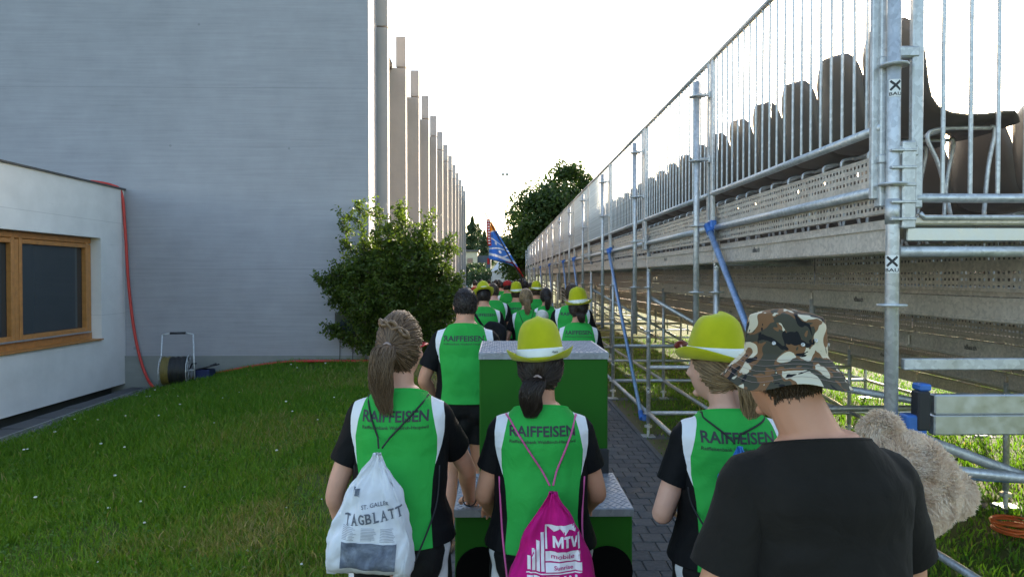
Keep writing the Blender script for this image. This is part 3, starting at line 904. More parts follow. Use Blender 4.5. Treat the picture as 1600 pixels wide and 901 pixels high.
# ---- seats
def seat_meshes():
    prof = [(-.136, .512), (-.135, .506), (-.132, .490), (-.126, .462), (-.115, .415), (-.100, .35), (-.085, .29), (-.065, .22), (-.045, .15), (-.02, .085), (.02, .035), (.075, .01), (.15, 0), (.24, .004), (.32, .016), (.38, .022), (.41, .012), (.42, -.012)]
    nv = 10; vs = []
    for i, (x, z) in enumerate(prof):
        tt = i / (len(prof) - 1)
        hw = .264 - (.20, .140, .090, .050, .022, .006)[i] if i < 6 else .264
        if i > len(prof) - 4: hw -= (.012, .03, .04)[i - len(prof) + 3]
        for j_ in range(nv + 1):
            v = -1 + 2 * j_ / nv
            back = min(1, max(0, (z - .05) / .3))
            vs.append((x + .05 * back * v * v, hw * v, z + .022 * (1 - back) * v * v * (1 if i < len(prof) - 2 else .4) - (.0 if i else .012 * v * v)))
    fs = []
    for i in range(len(prof) - 1):
        for j_ in range(nv):
            q = i * (nv + 1) + j_; fs.append((q, q + 1, q + nv + 2, q + nv + 1))
    b = MB(); b.add(vs, fs); me = b.mesh('shell', M['seat'], True)
    ob = bpy.data.objects.new('tmp', me); COL.objects.link(ob)
    sm = ob.modifiers.new('s', 'SOLIDIFY'); sm.thickness = .009; sm.offset = 0
    dg = bpy.context.evaluated_depsgraph_get(); me2 = bpy.data.meshes.new_from_object(ob.evaluated_get(dg)); me2.name = 'shell'
    bpy.data.objects.remove(ob)
    me2.polygons.foreach_set('use_smooth', [True] * len(me2.polygons))
    b = MB()
    for s in (-1, 1):
        b.tube(spl([(.34, s * .15, -.005), (.36, s * .15, -.03), (.33, s * .15, -.2), (.31, s * .15, -.45)], 4), .010, 6)
        b.tube(spl([(.34, s * .15, -.012), (.1, s * .15, -.018), (.04, s * .15, -.06), (.10, s * .15, -.2), (.16, s * .15, -.45)], 4), .010, 6)
    b.tube([(.31, -.18, -.44), (.31, .18, -.44)], .011, 6); b.tube([(.16, -.18, -.44), (.16, .18, -.44)], .011, 6)
    b.tube([(.12, -.15, -.02), (.12, .15, -.02)], .010, 6)
    return me2, b.mesh('seat_frame', M['steel'], True)
SHELL, SFR = seat_meshes()
rowname = ['top row along the guard rail', 'second row down from the guard rail', 'third row down from the guard rail', 'fourth row down from the guard rail', 'lowest front row of the stand']
for k, (n, dz) in enumerate(((72, 0), (72, 0), (60, 0), (30, 0), (24, 0))):
    for q in range(n):
        yq = Y0 + .36 + q * .53
        if yq > YB[-1] - .2: break
        lab = 'dark brown plastic seat shell in the ' + rowname[k]
        if q == 0: lab = 'dark plastic seat at the open end of the ' + rowname[k]
        st = empty('stadium_seat', (GX + .24 + ROW * k, yq, ZD + .45 - STEP * k), 0, lab, 'seat', 'seats on the grandstand')
        link('shell', SHELL, st); link('seat_frame', SFR, st)

# ================================================================== PODIUM CART
M['podium'] = plain('podium_green_paint', (.013, .095, .006), .6, 0, 3, .18, 40, .05, spec=.2)
M['plate'] = galv('tread_plate', (.30, .31, .345), .6)
pc = empty('podium_cart', (.2, 3.0, 0), 0, 'green two-step wooden podium cart with silver tread plate tops', 'podium')
off = Vector((.2, 3.0, 0))
xa0, xa1 = -.19, .573; xb0, xb1 = -.10, .55
b = MB(); b.box(((xa0 + xa1) / 2, 3.27, .50), (xa1 - xa0, .53, .75), bev=.006); part(b, 'lower_box', M['podium'], pc)
b = MB(); b.box(((xb0 + xb1) / 2, 3.87, .805), (xb1 - xb0, .64, 1.36), bev=.006); part(b, 'upper_box', M['podium'], pc)
b = MB(); b.box((xb1 - .022, 3.542, .94), (.05, .02, .14), bev=.003); part(b, 'corner_strap', M['ink'], pc)
def treads(x0, x1, y0, y1, z, parent):
    b = MB(); i = 0; y = y0 + .014
    while y < y1 - .01:
        x = x0 + .014 + (.013 if i % 2 else 0); jx = i // 2
        while x < x1 - .01:
            r = Matrix.Rotation(R(45 if (i + jx) % 2 else -45), 3, 'Z')
            pts = [r @ Vector(p) for p in ((-.015, 0, 0), (0, -.0045, 0), (.015, 0, 0), (0, .0045, 0), (0, 0, .004))]
            b.add([Vector((x, y, z)) + p for p in pts], [(0, 1, 4), (1, 2, 4), (2, 3, 4), (3, 0, 4)])
            x += .026; jx += 1
        y += .022; i += 1
    o = part(b, 'treads', M['plate'], parent); tag(o, kind='stuff')
for (x0, x1, ya, yb, zt, nm) in ((xa0 - .004, xa1 + .004, 2.995, 3.545, .875, 'lower_tread_plate'), (xb0 - .004, xb1 + .004, 3.543, 4.197, 1.485, 'upper_tread_plate')):
    b = MB(); b.box(((x0 + x1) / 2, (ya + yb) / 2, zt + .0065), (x1 - x0, yb - ya - .004, .012), bev=.002); b.box(((x0 + x1) / 2, ya - .001, zt - .006), (x1 - x0, .004, .03))
    pl = part(b, nm, M['plate'], pc)
    offb = off.copy(); treads(x0, x1, ya, yb, zt + .0127, pl)
for px in (752, 950):
    q = W(px, 897, 2.995); b = MB(); b.lathe([(.112, 0), (.110, .004), (.0, .005)], (q.x, 2.998, q.z), 28, (0, -1, 0)); part(b, 'round_opening', plain('matt_black', (.004, .004, .004), .95, spec=.05), pc)
for (x, y) in ((xa0 + .09, 3.12), (xa1 - .09, 3.12), (xa0 + .17, 4.05), (xa1 - .11, 4.05)):
    b = MB(); b.lathe([(.02, -.02), (.06, -.02), (.065, -.012), (.065, .012), (.06, .02), (.02, .02)], (x, y, .069), 18, (1, 0, 0)); b.box((x, y, .113), (.06, .09, .02)); b.box((x - .03, y, .085), (.006, .05, .07)); b.box((x + .03, y, .085), (.006, .05, .07)); part(b, 'castor', M['cable'], pc)

# ================================================================== VEGETATION
def leaf_mesh(name, pts, nrm, size, mat, rnd):
    n = len(pts)
    a = NR.normal(size=(n, 3)); a /= np.linalg.norm(a, axis=1)[:, None]
    b_ = np.cross(a, NR.normal(size=(n, 3))); b_ /= np.linalg.norm(b_, axis=1)[:, None]
    s = (size * NR.uniform(.6, 1.35, n))[:, None]
    V = np.stack([pts - a * s * .5, pts + b_ * s * .28, pts + a * s * .55, pts - b_ * s * .28], 1)
    F = np.arange(n * 4).reshape(n, 4)
    return np_mesh(name, V.reshape(-1, 3), F, mat, np.repeat(rnd, 4))
M['leaf1'] = leafy('bush_leaf', (.030, .060, .010), (.12, .165, .026), .45)
M['leaf2'] = leafy('tree_leaf', (.022, .048, .010), (.060, .095, .022), .35)
M['leaf3'] = leafy('conifer_leaf', (.025, .05, .02), (.06, .09, .035), .2)
M['bark'] = plain('bark', (.07, .05, .035), .9, 0, 12, .4, 30, .6, .02)

def make_bush():
    bx, by = -1.62, 11.0; bz = float(hz(bx, by))
    root = empty('leafy_shrub', (bx, by, bz), 0, 'large loose leafy shrub growing at the corner of the concrete hall', 'shrub')
    stems = MB(); P = []; Q = []
    r_ = random.Random(5)
    specs = []
    for i in range(74):
        a = r_.uniform(0, 2 * math.pi); rad = math.sqrt(r_.random()) * 1.0
        top = Vector((math.cos(a) * rad * .95, math.sin(a) * rad * .55 - .1, 2.35 * (1 - .42 * rad ** 2) * r_.uniform(.72, 1.05)))
        specs.append(top)
    specs += [Vector((-1.12, -.2, 1.38)), Vector((-.95, -.1, 1.45)), Vector((-.8, -.1, 2.3)), Vector((-.55, -.1, 2.55)), Vector((.1, -.1, 2.5)), Vector((.5, 0, 2.35)), Vector((.85, -.1, 2.0)), Vector((.95, 0, 1.4)), Vector((-1.0, 0, .6)), Vector((.8, -.1, .5)), Vector((-.2, -.2, 2.45))]
    for top in specs:
        base = Vector((r_.uniform(-.22, .22), r_.uniform(-.15, .15), 0))
        mid = base.lerp(top, .5) + Vector((top.x * .12 + r_.uniform(-.1, .1), r_.uniform(-.1, .1), .12))
        path = spl([base, mid, top], 8)
        stems.tube(path, [.014 - .011 * i / (len(path) - 1) for i in range(len(path))], 5)
        for i in range(4, len(path)):
            for tw in range(4):
                d = Vector((r_.gauss(0, 1), r_.gauss(0, 1), r_.gauss(.35, .7))).normalized()
                ln = r_.uniform(.08, .27); p0 = path[i] + Vector((0, 0, r_.uniform(-.06, .06)))
                p1 = p0 + d * ln
                stems.tube([p0, p1], [.004, .0015], 3, cap=False)
                m = int(10 + 16 * ln / .2)
                q = r_.random()
                for _ in range(m):
                    u = r_.uniform(.1, 1.1); P.append(p0 + d * ln * u + Vector((r_.gauss(0, .03), r_.gauss(0, .03), r_.gauss(0, .03)))); Q.append(min(1, max(0, q * .6 + r_.random() * .5)))
    stems.build('stems', M['bark'], root)
    P = np.array([tuple(p) for p in P]); ok = P[:, 1] + by < WY - .06; ok |= P[:, 0] + bx > CX + .08
    P = P[ok]; Q = np.array(Q)[ok]
    link('foliage', leaf_mesh('foliage', P, None, .052, M['leaf1'], Q), root)
make_bush()

def tree(name, x, y, H, crown, lobes, nleaf, lsize, mat, label, seed, trunk_r=.25, group='trees beyond the grandstand', z=0):
    rg = np.random.default_rng(seed); rr = random.Random(seed)
    root = empty(name, (x, y, z), 0, label, 'tree', group)
    b = MB(); b.tube(spl([(0, 0, -.2), (rr.uniform(-.1, .1), 0, H * .25), (rr.uniform(-.3, .3), 0, H * .75)], 5), [trunk_r * (1 - .07 * i) for i in range(11)], 9)
    cz, rx, rz_ = crown
    cents = []
    for i in range(lobes):
        d = rg.normal(size=3); d /= np.linalg.norm(d); d *= rg.random() ** .4
        cents.append(np.array([d[0] * rx * .8, d[1] * rx * .8, cz + d[2] * rz_ * .8]))
    for c_ in cents[:14]:
        b.tube(spl([(0, 0, H * rr.uniform(.2, .5)), (c_[0] * .5, c_[1] * .5, (c_[2] + H * .3) * .5), tuple(c_)], 4), [trunk_r * .35 * (1 - .1 * i) for i in range(9)], 5)
    b.build('trunk', M['bark'], root, True)
    per = nleaf // lobes; pts = []; q = []
    for c_ in cents:
        r = rx * rg.uniform(.22, .42)
        d = rg.normal(size=(per, 3)); d /= np.linalg.norm(d, axis=1)[:, None]
        rad = r * (rg.random(per) ** .45) * (1 + .35 * np.sin(d[:, 0] * 5 + c_[0] * 3) * np.sin(d[:, 2] * 6 + c_[1]))
        p = c_ + d * rad[:, None] * [1, 1, .8]
        pts.append(p); q.append(np.clip(rg.random() * .5 + rg.random(per) * .5, 0, 1))
    pts = np.concatenate(pts); q = np.concatenate(q)
    link('crown', leaf_mesh('crown', pts, None, lsize, mat, q), root)
    return root
tree('broadleaf_tree', 4.6, 50, 10.6, (5.9, 3.9, 4.4), 70, 34000, .26, M['leaf2'], 'big dark broadleaf tree rising behind the far end of the grandstand', 3)
tree('broadleaf_tree', 1.9, 54, 8, (4.2, 2.6, 3.6), 40, 16000, .25, M['leaf2'], 'smaller rounded tree overlapping the big one on the path side', 4)
tree('broadleaf_tree', 9.6, 58, 9, (5.2, 4.0, 4), 40, 12000, .3, M['leaf2'], 'broadleaf tree hidden mostly by the grandstand rail', 6)

def conifer(x, y, z, H, r, label, seed):
    rg = np.random.default_rng(seed); root = empty('conifer_tree', (x, y, z), 0, label, 'tree', 'conifers on the hill')
    b = MB(); b.tube([(0, 0, -.5), (0, 0, H)], [.25, .03], 6); b.build('trunk', M['bark'], root)
    n = 6000; u = rg.random(n) ** .6; zz = H * (1 - u) * .93 + H * .07; lay = (1 + .35 * np.sin(zz * 9 / H * 3.1)); rad = r * u * lay * rg.random(n) ** .4; a = rg.uniform(0, 6.28, n)
    link('crown', leaf_mesh('crown', np.c_[rad * np.cos(a), rad * np.sin(a), zz - rad * .25], None, H * .05, M['leaf3'], rg.random(n)), root)

# ================================================================== FAR BACKGROUND
M['hill'] = plain('hill_meadow', (.07, .11, .035), .95, 0, .1, .4)
nx, ny = 24, 16; vs = []
for j in range(ny + 1):
    for i in range(nx + 1):
        x = -75 + 110 * i / nx; y = 85 + 150 * j / ny
        vs.append((x, y, -.3 + 9.5 * float(S((y - 88) / 90)) * float(S((x + 75) / 30)) * (1 - .75 * float(S((x - 2) / 24)))))
o = link('hill', np_mesh('hill', vs, [(j * (nx + 1) + i, j * (nx + 1) + i + 1, (j + 1) * (nx + 1) + i + 1, (j + 1) * (nx + 1) + i) for j in range(ny) for i in range(nx)], M['hill'], smooth=True)); tag(o, kind='structure')
def hillz(x, y): return -.3 + 9.5 * float(S((y - 88) / 90)) * float(S((x + 75) / 30)) * (1 - .75 * float(S((x - 2) / 24)))
M['street'] = plain('pale_asphalt', (.19, .19, .195), .85, 0, .5, .15)
vs = []; n = 24
for i in range(n + 1):
    y = 46 + 110 * i / n; x = -1.5 - 2.4 * math.sin(i / n * 2.6); w = 2.2
    for s in (-1, 1): vs.append((x + s * w, y, max(hillz(x + s * w, y) if y > 85 else 0, 0) + .05))
o = link('street', np_mesh('street', vs, [(i * 2, i * 2 + 1, i * 2 + 3, i * 2 + 2) for i in range(n)], M['street'])); tag(o, kind='structure')
for (px, yy_, H, r, lb_) in ((738, 150, 8, 3.4, 'small dark conifer standing above the cream house'), (757, 132, 6.5, 2.8, 'bluish conifer beside the flag top on the hill'), (747, 165, 6, 2.8, 'conifer farther back between the other two on the hill')):
    x = (px - 780) / 1100 * yy_; conifer(x, yy_, hillz(x, yy_) - .2, H, r, lb_, int(px))
hx, hy = W(727, 0, 118).x, 118; hzz = hillz(hx, hy)
hs = empty('cream_house', (hx, hy, hzz), 0, 'small cream house with flat dark roof on the hill behind', 'building')
b = MB(); b.box((0, 0, 1.6), (4.2, 5, 4.4)); b.build('wall', plain('cream_render', (.55, .47, .33), .9, 0, 2, .08), hs)
b = MB(); b.box((0, 0, 3.95), (4.8, 5.6, .3)); b.build('roof', plain('dark_roof', (.10, .09, .085), .8), hs)
for dx in (-1.1, .9):
    b = MB(); b.box((dx, -2.52, 2.2), (.9, .06, 1.1)); b.build('window', M['glass'], hs)
b = MB(); b.box((3.2, .4, 1.4), (2.2, 4.4, 3.6)); b.build('annex', plain('slate_blue', (.06, .07, .09), .8), hs)
def hedge(x, y, w, h, d, label, seed):
    rg = np.random.default_rng(seed); n = 5000
    p = np.c_[rg.uniform(-w / 2, w / 2, n), rg.uniform(-d / 2, d / 2, n), h * rg.random(n) ** .8 * (1 + .12 * np.sin(np.linspace(0, 40, n)))]
    z = hillz(x, y) if y > 85 else 0
    root = empty('hedge', (x, y, z - .05), 0, label, 'hedge', 'hedges beside the street'); link('foliage', leaf_mesh('foliage', p, None, .3, M['leaf3'], rg.random(n)), root)
    b = MB(); b.box((0, 0, h * .4), (w * .8, d * .6, h * .8)); b.build('core', M['leaf3'], root)
hedge(W(736, 0, 105).x, 105, 4.5, 3.0, 2, 'trimmed dark hedge below the cream house', 21)
hedge(W(775, 0, 80).x, 80, 6, 2.6, 2.5, 'low green hedge behind the white marquee', 22)
hedge(W(752, 0, 95).x, 95, 3.5, 2.4, 2, 'pale green hedge beside the sloping street', 23)
# white marquee
mq = empty('white_marquee', (W(790, 0, 58).x, 58, 0), 0, 'white festival tent at the end of the path', 'tent')
M['canvas'] = plain('white_canvas', (.62, .62, .63), .8, 0, 2, .06)
b = MB(); b.box((.2, 0, 1.15), (2.6, 3.2, 2.3)); b.build('side_wall', M['canvas'], mq)
b = MB(); b.add([(-1.2, -1.7, 2.3), (1.6, -1.7, 2.3), (1.6, 1.7, 2.3), (-1.2, 1.7, 2.3), (-.6, 0, 3.1), (1.2, 0, 3.1)], [(0, 1, 5, 4), (1, 2, 5), (2, 3, 4, 5), (3, 0, 4)]); b.build('roof', M['canvas'], mq)
for sx_ in (-1.15, 1.55):
    b = MB(); b.tube([(sx_, -1.64, 0), (sx_, -1.64, 1.9)], .03, 6); b.build('pole', M['steel'], mq)
# parked car, seen end on between the tent and the hall
cr = empty('parked_car', (W(750, 0, 62).x, 62, 0), R(8), 'dark blue car parked on the street left of the white tent', 'car')
secs = [(-2.1, .55, .95), (-1.9, .95, 1.0), (-1.2, 1.38, .86), (.2, 1.42, .86), (1.0, 1.0, .98), (2.0, .78, .98), (2.15, .5, .9)]
vs = []
for (yy_, h_, w_) in secs:
    for (u, v) in ((-1, .28), (-1, .7), (-.82, 1), (.82, 1), (1, .7), (1, .28)):
        vs.append((u * .86 * w_, yy_, v * h_ if v > .3 else .25))
fs = [tuple(range(6))[::-1], tuple(36 + i for i in range(6))]
for i in range(6):
    for j_ in range(6): fs.append((i * 6 + j_, i * 6 + (j_ + 1) % 6, (i + 1) * 6 + (j_ + 1) % 6, (i + 1) * 6 + j_))
b = MB(); b.add(vs, fs); b.build('body', plain('car_paint', (.03, .05, .09), .25, .3), cr)
b = MB(); b.add([(-.66, -1.86, 1.0), (.66, -1.86, 1.0), (.6, -1.3, 1.36), (-.6, -1.3, 1.36)], [(0, 1, 2, 3)]); b.build('rear_window', M['glass'], cr)
for (x, y) in ((-.75, -1.3), (.75, -1.3), (-.75, 1.35), (.75, 1.35)):
    b = MB(); b.lathe([(.1, -.1), (.3, -.1), (.32, -.05), (.32, .05), (.3, .1), (.1, .1)], (x, y, .32), 14, (1, 0, 0)); b.build('wheel', M['cable'], cr)
for sx_ in (-1, 1):
    b = MB(); b.box((sx_ * .68, -2.03, .75), (.2, .1, .14)); b.build('tail_light', M['redhose'], cr)
# floodlight mast
lp = W(789, 0, 75)
mast = empty('floodlight_mast', (lp.x, 75, 0), 0, 'slim floodlight mast in front of the big tree', 'mast')
b = MB(); b.tube([(0, 0, 0), (0, 0, 12.6)], [.09, .05], 8); b.build('pole', M['steel'], mast)
for sx_ in (-.22, .22):
    b = MB(); b.box((sx_, -.1, 12.7), (.34, .2, .3), Matrix.Rotation(R(25), 3, 'X'), bev=.03); b.build('lamp_head', M['steel'], mast)

# orange cable coil lying in the grass below the stand
cb_ = MB(); pts = []
for i in range(90):
    a = i * .42; rr = .13 + .012 * math.sin(i * .5); pts.append((3.72 + rr * math.cos(a), 5.0 + rr * math.sin(a), .03 + .0011 * i + .01 * math.sin(a * .7)))
cb_.tube(pts, .009, 6); o = cb_.build('orange_cable', plain('orange_rubber', (.55, .10, .015), .5), None, True); tag(o, 'coil of orange cable lying in the shaded grass under the grandstand end', 'cable')
# ================================================================== PEOPLE
def skin_mat(name, col):
    t = NT(name); co = t.coord('Object')
    f = t.noise(co, 9, 5); f2 = t.noise(co, 90, 3)
    c = t.ramp(f, [(.3, tuple(x * .9 for x in col)), (.7, tuple(min(1, x * 1.08) for x in col))])
    t.set(col=c, rough=.55, spec=.4, sss=.08, normal=t.bump(f2, .12, .002))
    t.bsdf.inputs['Subsurface Radius'].default_value = (.012, .005, .003)
    return t.mat
SK = [skin_mat('skin_fair', (.60, .315, .225)), skin_mat('skin_tan', (.56, .275, .175)), skin_mat('skin_light', (.64, .36, .27))]
def cloth_bump(t, co, prev=None):
    w = t.new('TexWave', Scale=260.0, wave_type='BANDS', bands_direction='Z'); t.l.new(co, w.inputs['Vector'])
    n1 = t.noise(co, 11, 3, .5, 1.2)
    return t.bump(w.outputs['Fac'], .08, .001, t.bump(n1, .5, .012))
def jersey_mat():
    t = NT('jersey_fabric'); co = t.coord('Object')
    A = t.new('Attribute', attribute_name='ga'); B = t.new('Attribute', attribute_name='wa')
    green = t.ramp(t.noise(co, 5, 4), [(.3, (.022, .31, .048)), (.7, (.034, .38, .066))])
    c = t.mix(t.math('GREATER_THAN', A.outputs['Fac'], 0.0), green, (.72, .72, .74))
    c = t.mix(t.math('GREATER_THAN', B.outputs['Fac'], 0.0), c, (.0055, .0055, .0065))
    t.set(col=c, rough=.7, spec=.14, sheen=.0, normal=cloth_bump(t, co))
    return t.mat
def shorts_mat():
    t = NT('shorts_fabric'); co = t.coord('Object')
    A = t.new('Attribute', attribute_name='ga')
    c = t.mix(t.math('GREATER_THAN', A.outputs['Fac'], 0.0), (.006, .006, .007), (.62, .62, .65))
    t.set(col=c, rough=.7, spec=.25, normal=cloth_bump(t, co))
    return t.mat
JER = jersey_mat(); SHO = shorts_mat()
def cloth(name, col):
    t = NT(name); co = t.coord('Object')
    c = t.ramp(t.noise(co, 6, 5), [(.3, tuple(x * .82 for x in col)), (.7, tuple(x * 1.15 for x in col))])
    t.set(col=c, rough=.85, spec=.12, sheen=.03, normal=cloth_bump(t, co)); return t.mat
TEE = cloth('charcoal_cotton', (.0165, .0145, .0125)); REDC = cloth('red_cotton', (.38, .03, .03)); BLACKC = cloth('black_cotton', (.012, .012, .014)); WHITEC = cloth('pale_cotton', (.5, .5, .5)); JEANS = cloth('dark_denim', (.03, .035, .05))
GREENC = cloth('green_cotton', (.02, .38, .055))
def hair_mat(name, c1, c2):
    t = NT(name); at = t.new('Attribute', attribute_name='rnd')
    c = t.ramp(at.outputs['Fac'], [(0, c1), (1, c2)])
    t.set(col=c, rough=.42, spec=.45); return t.mat
HAIR = {'brown': hair_mat('hair_brown', (.030, .016, .009), (.11, .060, .032)), 'dark': hair_mat('hair_dark', (.010, .006, .005), (.035, .020, .013)),
        'blond': hair_mat('hair_blond', (.10, .06, .028), (.30, .20, .10)), 'light': hair_mat('hair_light_brown', (.055, .030, .016), (.19, .115, .062)), 'short': hair_mat('hair_short_brown', (.03, .018, .010), (.085, .05, .028))}
def hat_mat():
    t = NT('lime_felt'); co = t.coord('Object')
    w1 = t.new('TexWave', Scale=150.0, wave_type='BANDS', bands_direction='X'); t.l.new(co, w1.inputs['Vector'])
    w2 = t.new('TexWave', Scale=150.0, wave_type='BANDS', bands_direction='Z'); t.l.new(co, w2.inputs['Vector'])
    h = t.math('ADD', w1.outputs['Fac'], w2.outputs['Fac'])
    c = t.ramp(t.noise(co, 12, 4), [(.3, (.46, .47, .007)), (.7, (.56, .55, .010))])
    t.set(col=c, rough=.8, spec=.2, sheen=.2, normal=t.bump(h, .25, .0015))
    tr = t.new('BsdfTranslucent'); t.l.new(c, tr.inputs[0]); mx = t.new('MixShader'); mx.inputs[0].default_value = .2
    t.l.new(t.bsdf.outputs[0], mx.inputs[1]); t.l.new(tr.outputs[0], mx.inputs[2]); t.l.new(mx.outputs[0], t.out.inputs[0])
    return t.mat
M['hat'] = hat_mat(); M['band'] = plain('white_ribbon', (.70, .71, .70), .6, 0, 30, .06)
def camo_mat():
    t = NT('camouflage_cotton'); co = t.coord('Object', (1, 1, 1.35))
    c = (.20, .125, .065)
    n1 = t.noise(co, 11, 2, .45, 1.0); n2 = t.noise(t.coord('Object', (1.1, .9, 1.2)), 12, 2, .4, 1.3); tc = t.coord('Object', (-1, 1.2, 1.1)); n3 = t.noise(tc, 13, 2, .4, 1.6)
    c = t.mix(t.ramp(n1, [(.455, 0.), (.46, 1.)], 'CONSTANT'), (.060, .056, .040), (.185, .095, .045))
    c = t.mix(t.ramp(n2, [(.515, 0.), (.52, 1.)], 'CONSTANT'), c, (.56, .50, .37))
    c = t.mix(t.ramp(n3, [(.585, 0.), (.59, 1.)], 'CONSTANT'), c, (.014, .014, .015))
    w2 = t.new('TexWave', Scale=200.0, wave_type='BANDS', bands_direction='Z'); t.l.new(co, w2.inputs['Vector'])
    t.set(col=c, rough=.85, spec=.2, normal=t.bump(w2.outputs['Fac'], .15, .001, t.bump(t.noise(co, 25, 3), .3, .006))); return t.mat
M['camo'] = camo_mat()
M['shoe'] = plain('shoe_grey', (.10, .10, .11), .6); M['sole'] = plain('shoe_sole', (.5, .5, .5), .7); M['sock'] = plain('sock', (.6, .6, .6), .9)
M['eye'] = plain('eye_white', (.6, .6, .6), .2, 0, 3, .02); M['redplastic'] = plain('red_plastic', (.55, .02, .03), .3); M['maroon'] = plain('maroon_plastic', (.16, .02, .018), .3)
M['tie'] = plain('hair_tie', (.30, .22, .20), .7)

def loft(mb, rings, n=24, e=2.4):
    """closed loft of super-elliptic horizontal rings (cx, cy, z, hw, hd)"""
    vs = []
    for (cx, cy, z, hw, hd) in rings:
        for j in range(n):
            a = 2 * math.pi * j / n; ca, sa = math.cos(a), math.sin(a)
            vs.append((cx + hw * math.copysign(abs(ca) ** (2 / e), ca), cy + hd * math.copysign(abs(sa) ** (2 / e), sa), z))
    fs = [tuple(range(n))[::-1], tuple((len(rings) - 1) * n + j for j in range(n))]
    for i in range(len(rings) - 1):
        for j in range(n):
            fs.append((i * n + j, i * n + (j + 1) % n, (i + 1) * n + (j + 1) % n, (i + 1) * n + j))
    mb.add(vs, fs)
def interp_rings(rs, k=3):
    out = []
    for i in range(len(rs) - 1):
        for q in range(k):
            u = q / k; u2 = u
            out.append(tuple(a + (b - a) * u2 for a, b in zip(rs[i], rs[i + 1])))
    out.append(rs[-1]); return out
def limb(mb, pts, rad, n=14, sub=6, flat=None):
    """tapered tube with rounded ends"""
    P = spl(pts, sub); m = len(P); rr = []
    for i in range(m):
        t_ = i / (m - 1) * (len(rad) - 1); a = int(min(t_, len(rad) - 2)); rr.append(rad[a] + (rad[a + 1] - rad[a]) * (t_ - a))
    d0 = (P[0] - P[1]).normalized(); d1 = (P[-1] - P[-2]).normalized()
    P2 = [P[0] + d0 * rr[0] * .95, P[0] + d0 * rr[0] * .7] + P + [P[-1] + d1 * rr[-1] * .7, P[-1] + d1 * rr[-1] * .95]
    r2 = [rr[0] * .25, rr[0] * .72] + rr + [rr[-1] * .72, rr[-1] * .25]
    mb.tube(P2, r2, n, True, 0, flat)
def remesh(mb, voxel, smooth=3, fac=.5):
    me = mb.mesh('tmp', SK[0]); ob = bpy.data.objects.new('tmp', me); COL.objects.link(ob)
    m = ob.modifiers.new('r', 'REMESH'); m.mode = 'VOXEL'; m.voxel_size = voxel
    if smooth:
        s = ob.modifiers.new('s', 'SMOOTH'); s.iterations = smooth; s.factor = fac
    dg = bpy.context.evaluated_depsgraph_get()
    out = bpy.data.meshes.new_from_object(ob.evaluated_get(dg))
    bpy.data.objects.remove(ob); bpy.data.meshes.remove(me)
    return out
def finish(me, mat, name, smooth=True):
    me.materials.clear(); me.materials.append(mat); me.name = name
    me.polygons.foreach_set('use_smooth', [smooth] * len(me.polygons)); me.update(); return me
def cut(me, cuts):
    bm = bmesh.new(); bm.from_mesh(me)
    for (p, n, flt) in cuts:
        p = Vector(p); n = Vector(n)
        faces = [f for f in bm.faces if flt(f.calc_center_median())]
        ed = set(e for f in faces for e in f.edges); vv = set(v for f in faces for v in f.verts)
        bmesh.ops.bisect_plane(bm, geom=list(vv) + list(ed) + faces, plane_co=p, plane_no=n, clear_outer=True)
    bmesh.ops.delete(bm, geom=[v for v in bm.verts if not v.link_faces], context='VERTS')
    bm.to_mesh(me); bm.free(); return me
def wrinkle(me, amp, fn=None, freq=(9, 9, 16), seed=0):
    n = len(me.vertices); co = np.empty(n * 3, np.float32); me.vertices.foreach_get('co', co); co = co.reshape(-1, 3)
    nm = np.empty(n * 3, np.float32); me.vertices.foreach_get('normal', nm); nm = nm.reshape(-1, 3)
    d = np.empty(n)
    for i in range(n):
        x, y, z = co[i]
        # diagonal drapes: warped ridged noise
        w = noise.noise((x * 3 + seed, y * 3, z * 3)) * 1.2
        a = noise.noise((x * freq[0] + w + seed, y * freq[1], z * freq[2] * .45 + x * 6 * (1 if x > 0 else -1) + w))
        d[i] = (.6 - abs(a) * 2.2) * amp + noise.noise((x * 26 + seed, y * 26, z * 22)) * amp * .25
    if fn is not None: d *= fn(co)
    co += nm * d[:, None]; me.vertices.foreach_set('co', co.ravel()); me.update()
def fattr(me, name, vals):
    at = me.attributes.new(name, 'FLOAT', 'POINT'); at.data.foreach_set('value', np.asarray(vals, dtype=np.float32))
def vco(me):
    co = np.empty(len(me.vertices) * 3, np.float32); me.vertices.foreach_get('co', co); return co.reshape(-1, 3)
def bvh_of(me):
    return BVHTree.FromPolygons([v.co[:] for v in me.vertices], [tuple(p.vertices) for p in me.polygons])
def hug(bvh, x, z, off_, y0=-1.5):
    h = bvh.ray_cast(Vector((x, y0, z)), Vector((0, 1, 0)))
    if h[0] is None: return None
    return Vector((x, h[0].y - off_, z))

FEM = [(.79, .07, .07, 0), (.85, .165, .112, -.008), (.92, .180, .126, -.015), (.99, .163, .112, -.008), (1.07, .138, .096, 0), (1.15, .140, .098, .004), (1.24, .155, .108, .006), (1.315, .158, .106, -.002), (1.36, .152, .095, -.008), (1.395, .126, .082, -.012), (1.425, .092, .070, -.013), (1.455, .064, .060, -.012)]
MAL = [(.80, .07, .07, 0), (.86, .160, .112, -.005), (.93, .172, .122, -.010), (1.00, .163, .112, -.004), (1.08, .155, .106, 0), (1.16, .162, .110, .004), (1.25, .180, .120, .006), (1.32, .186, .116, -.004), (1.365, .180, .102, -.010), (1.40, .150, .088, -.014), (1.435, .108, .077, -.016), (1.47, .074, .068, -.014)]

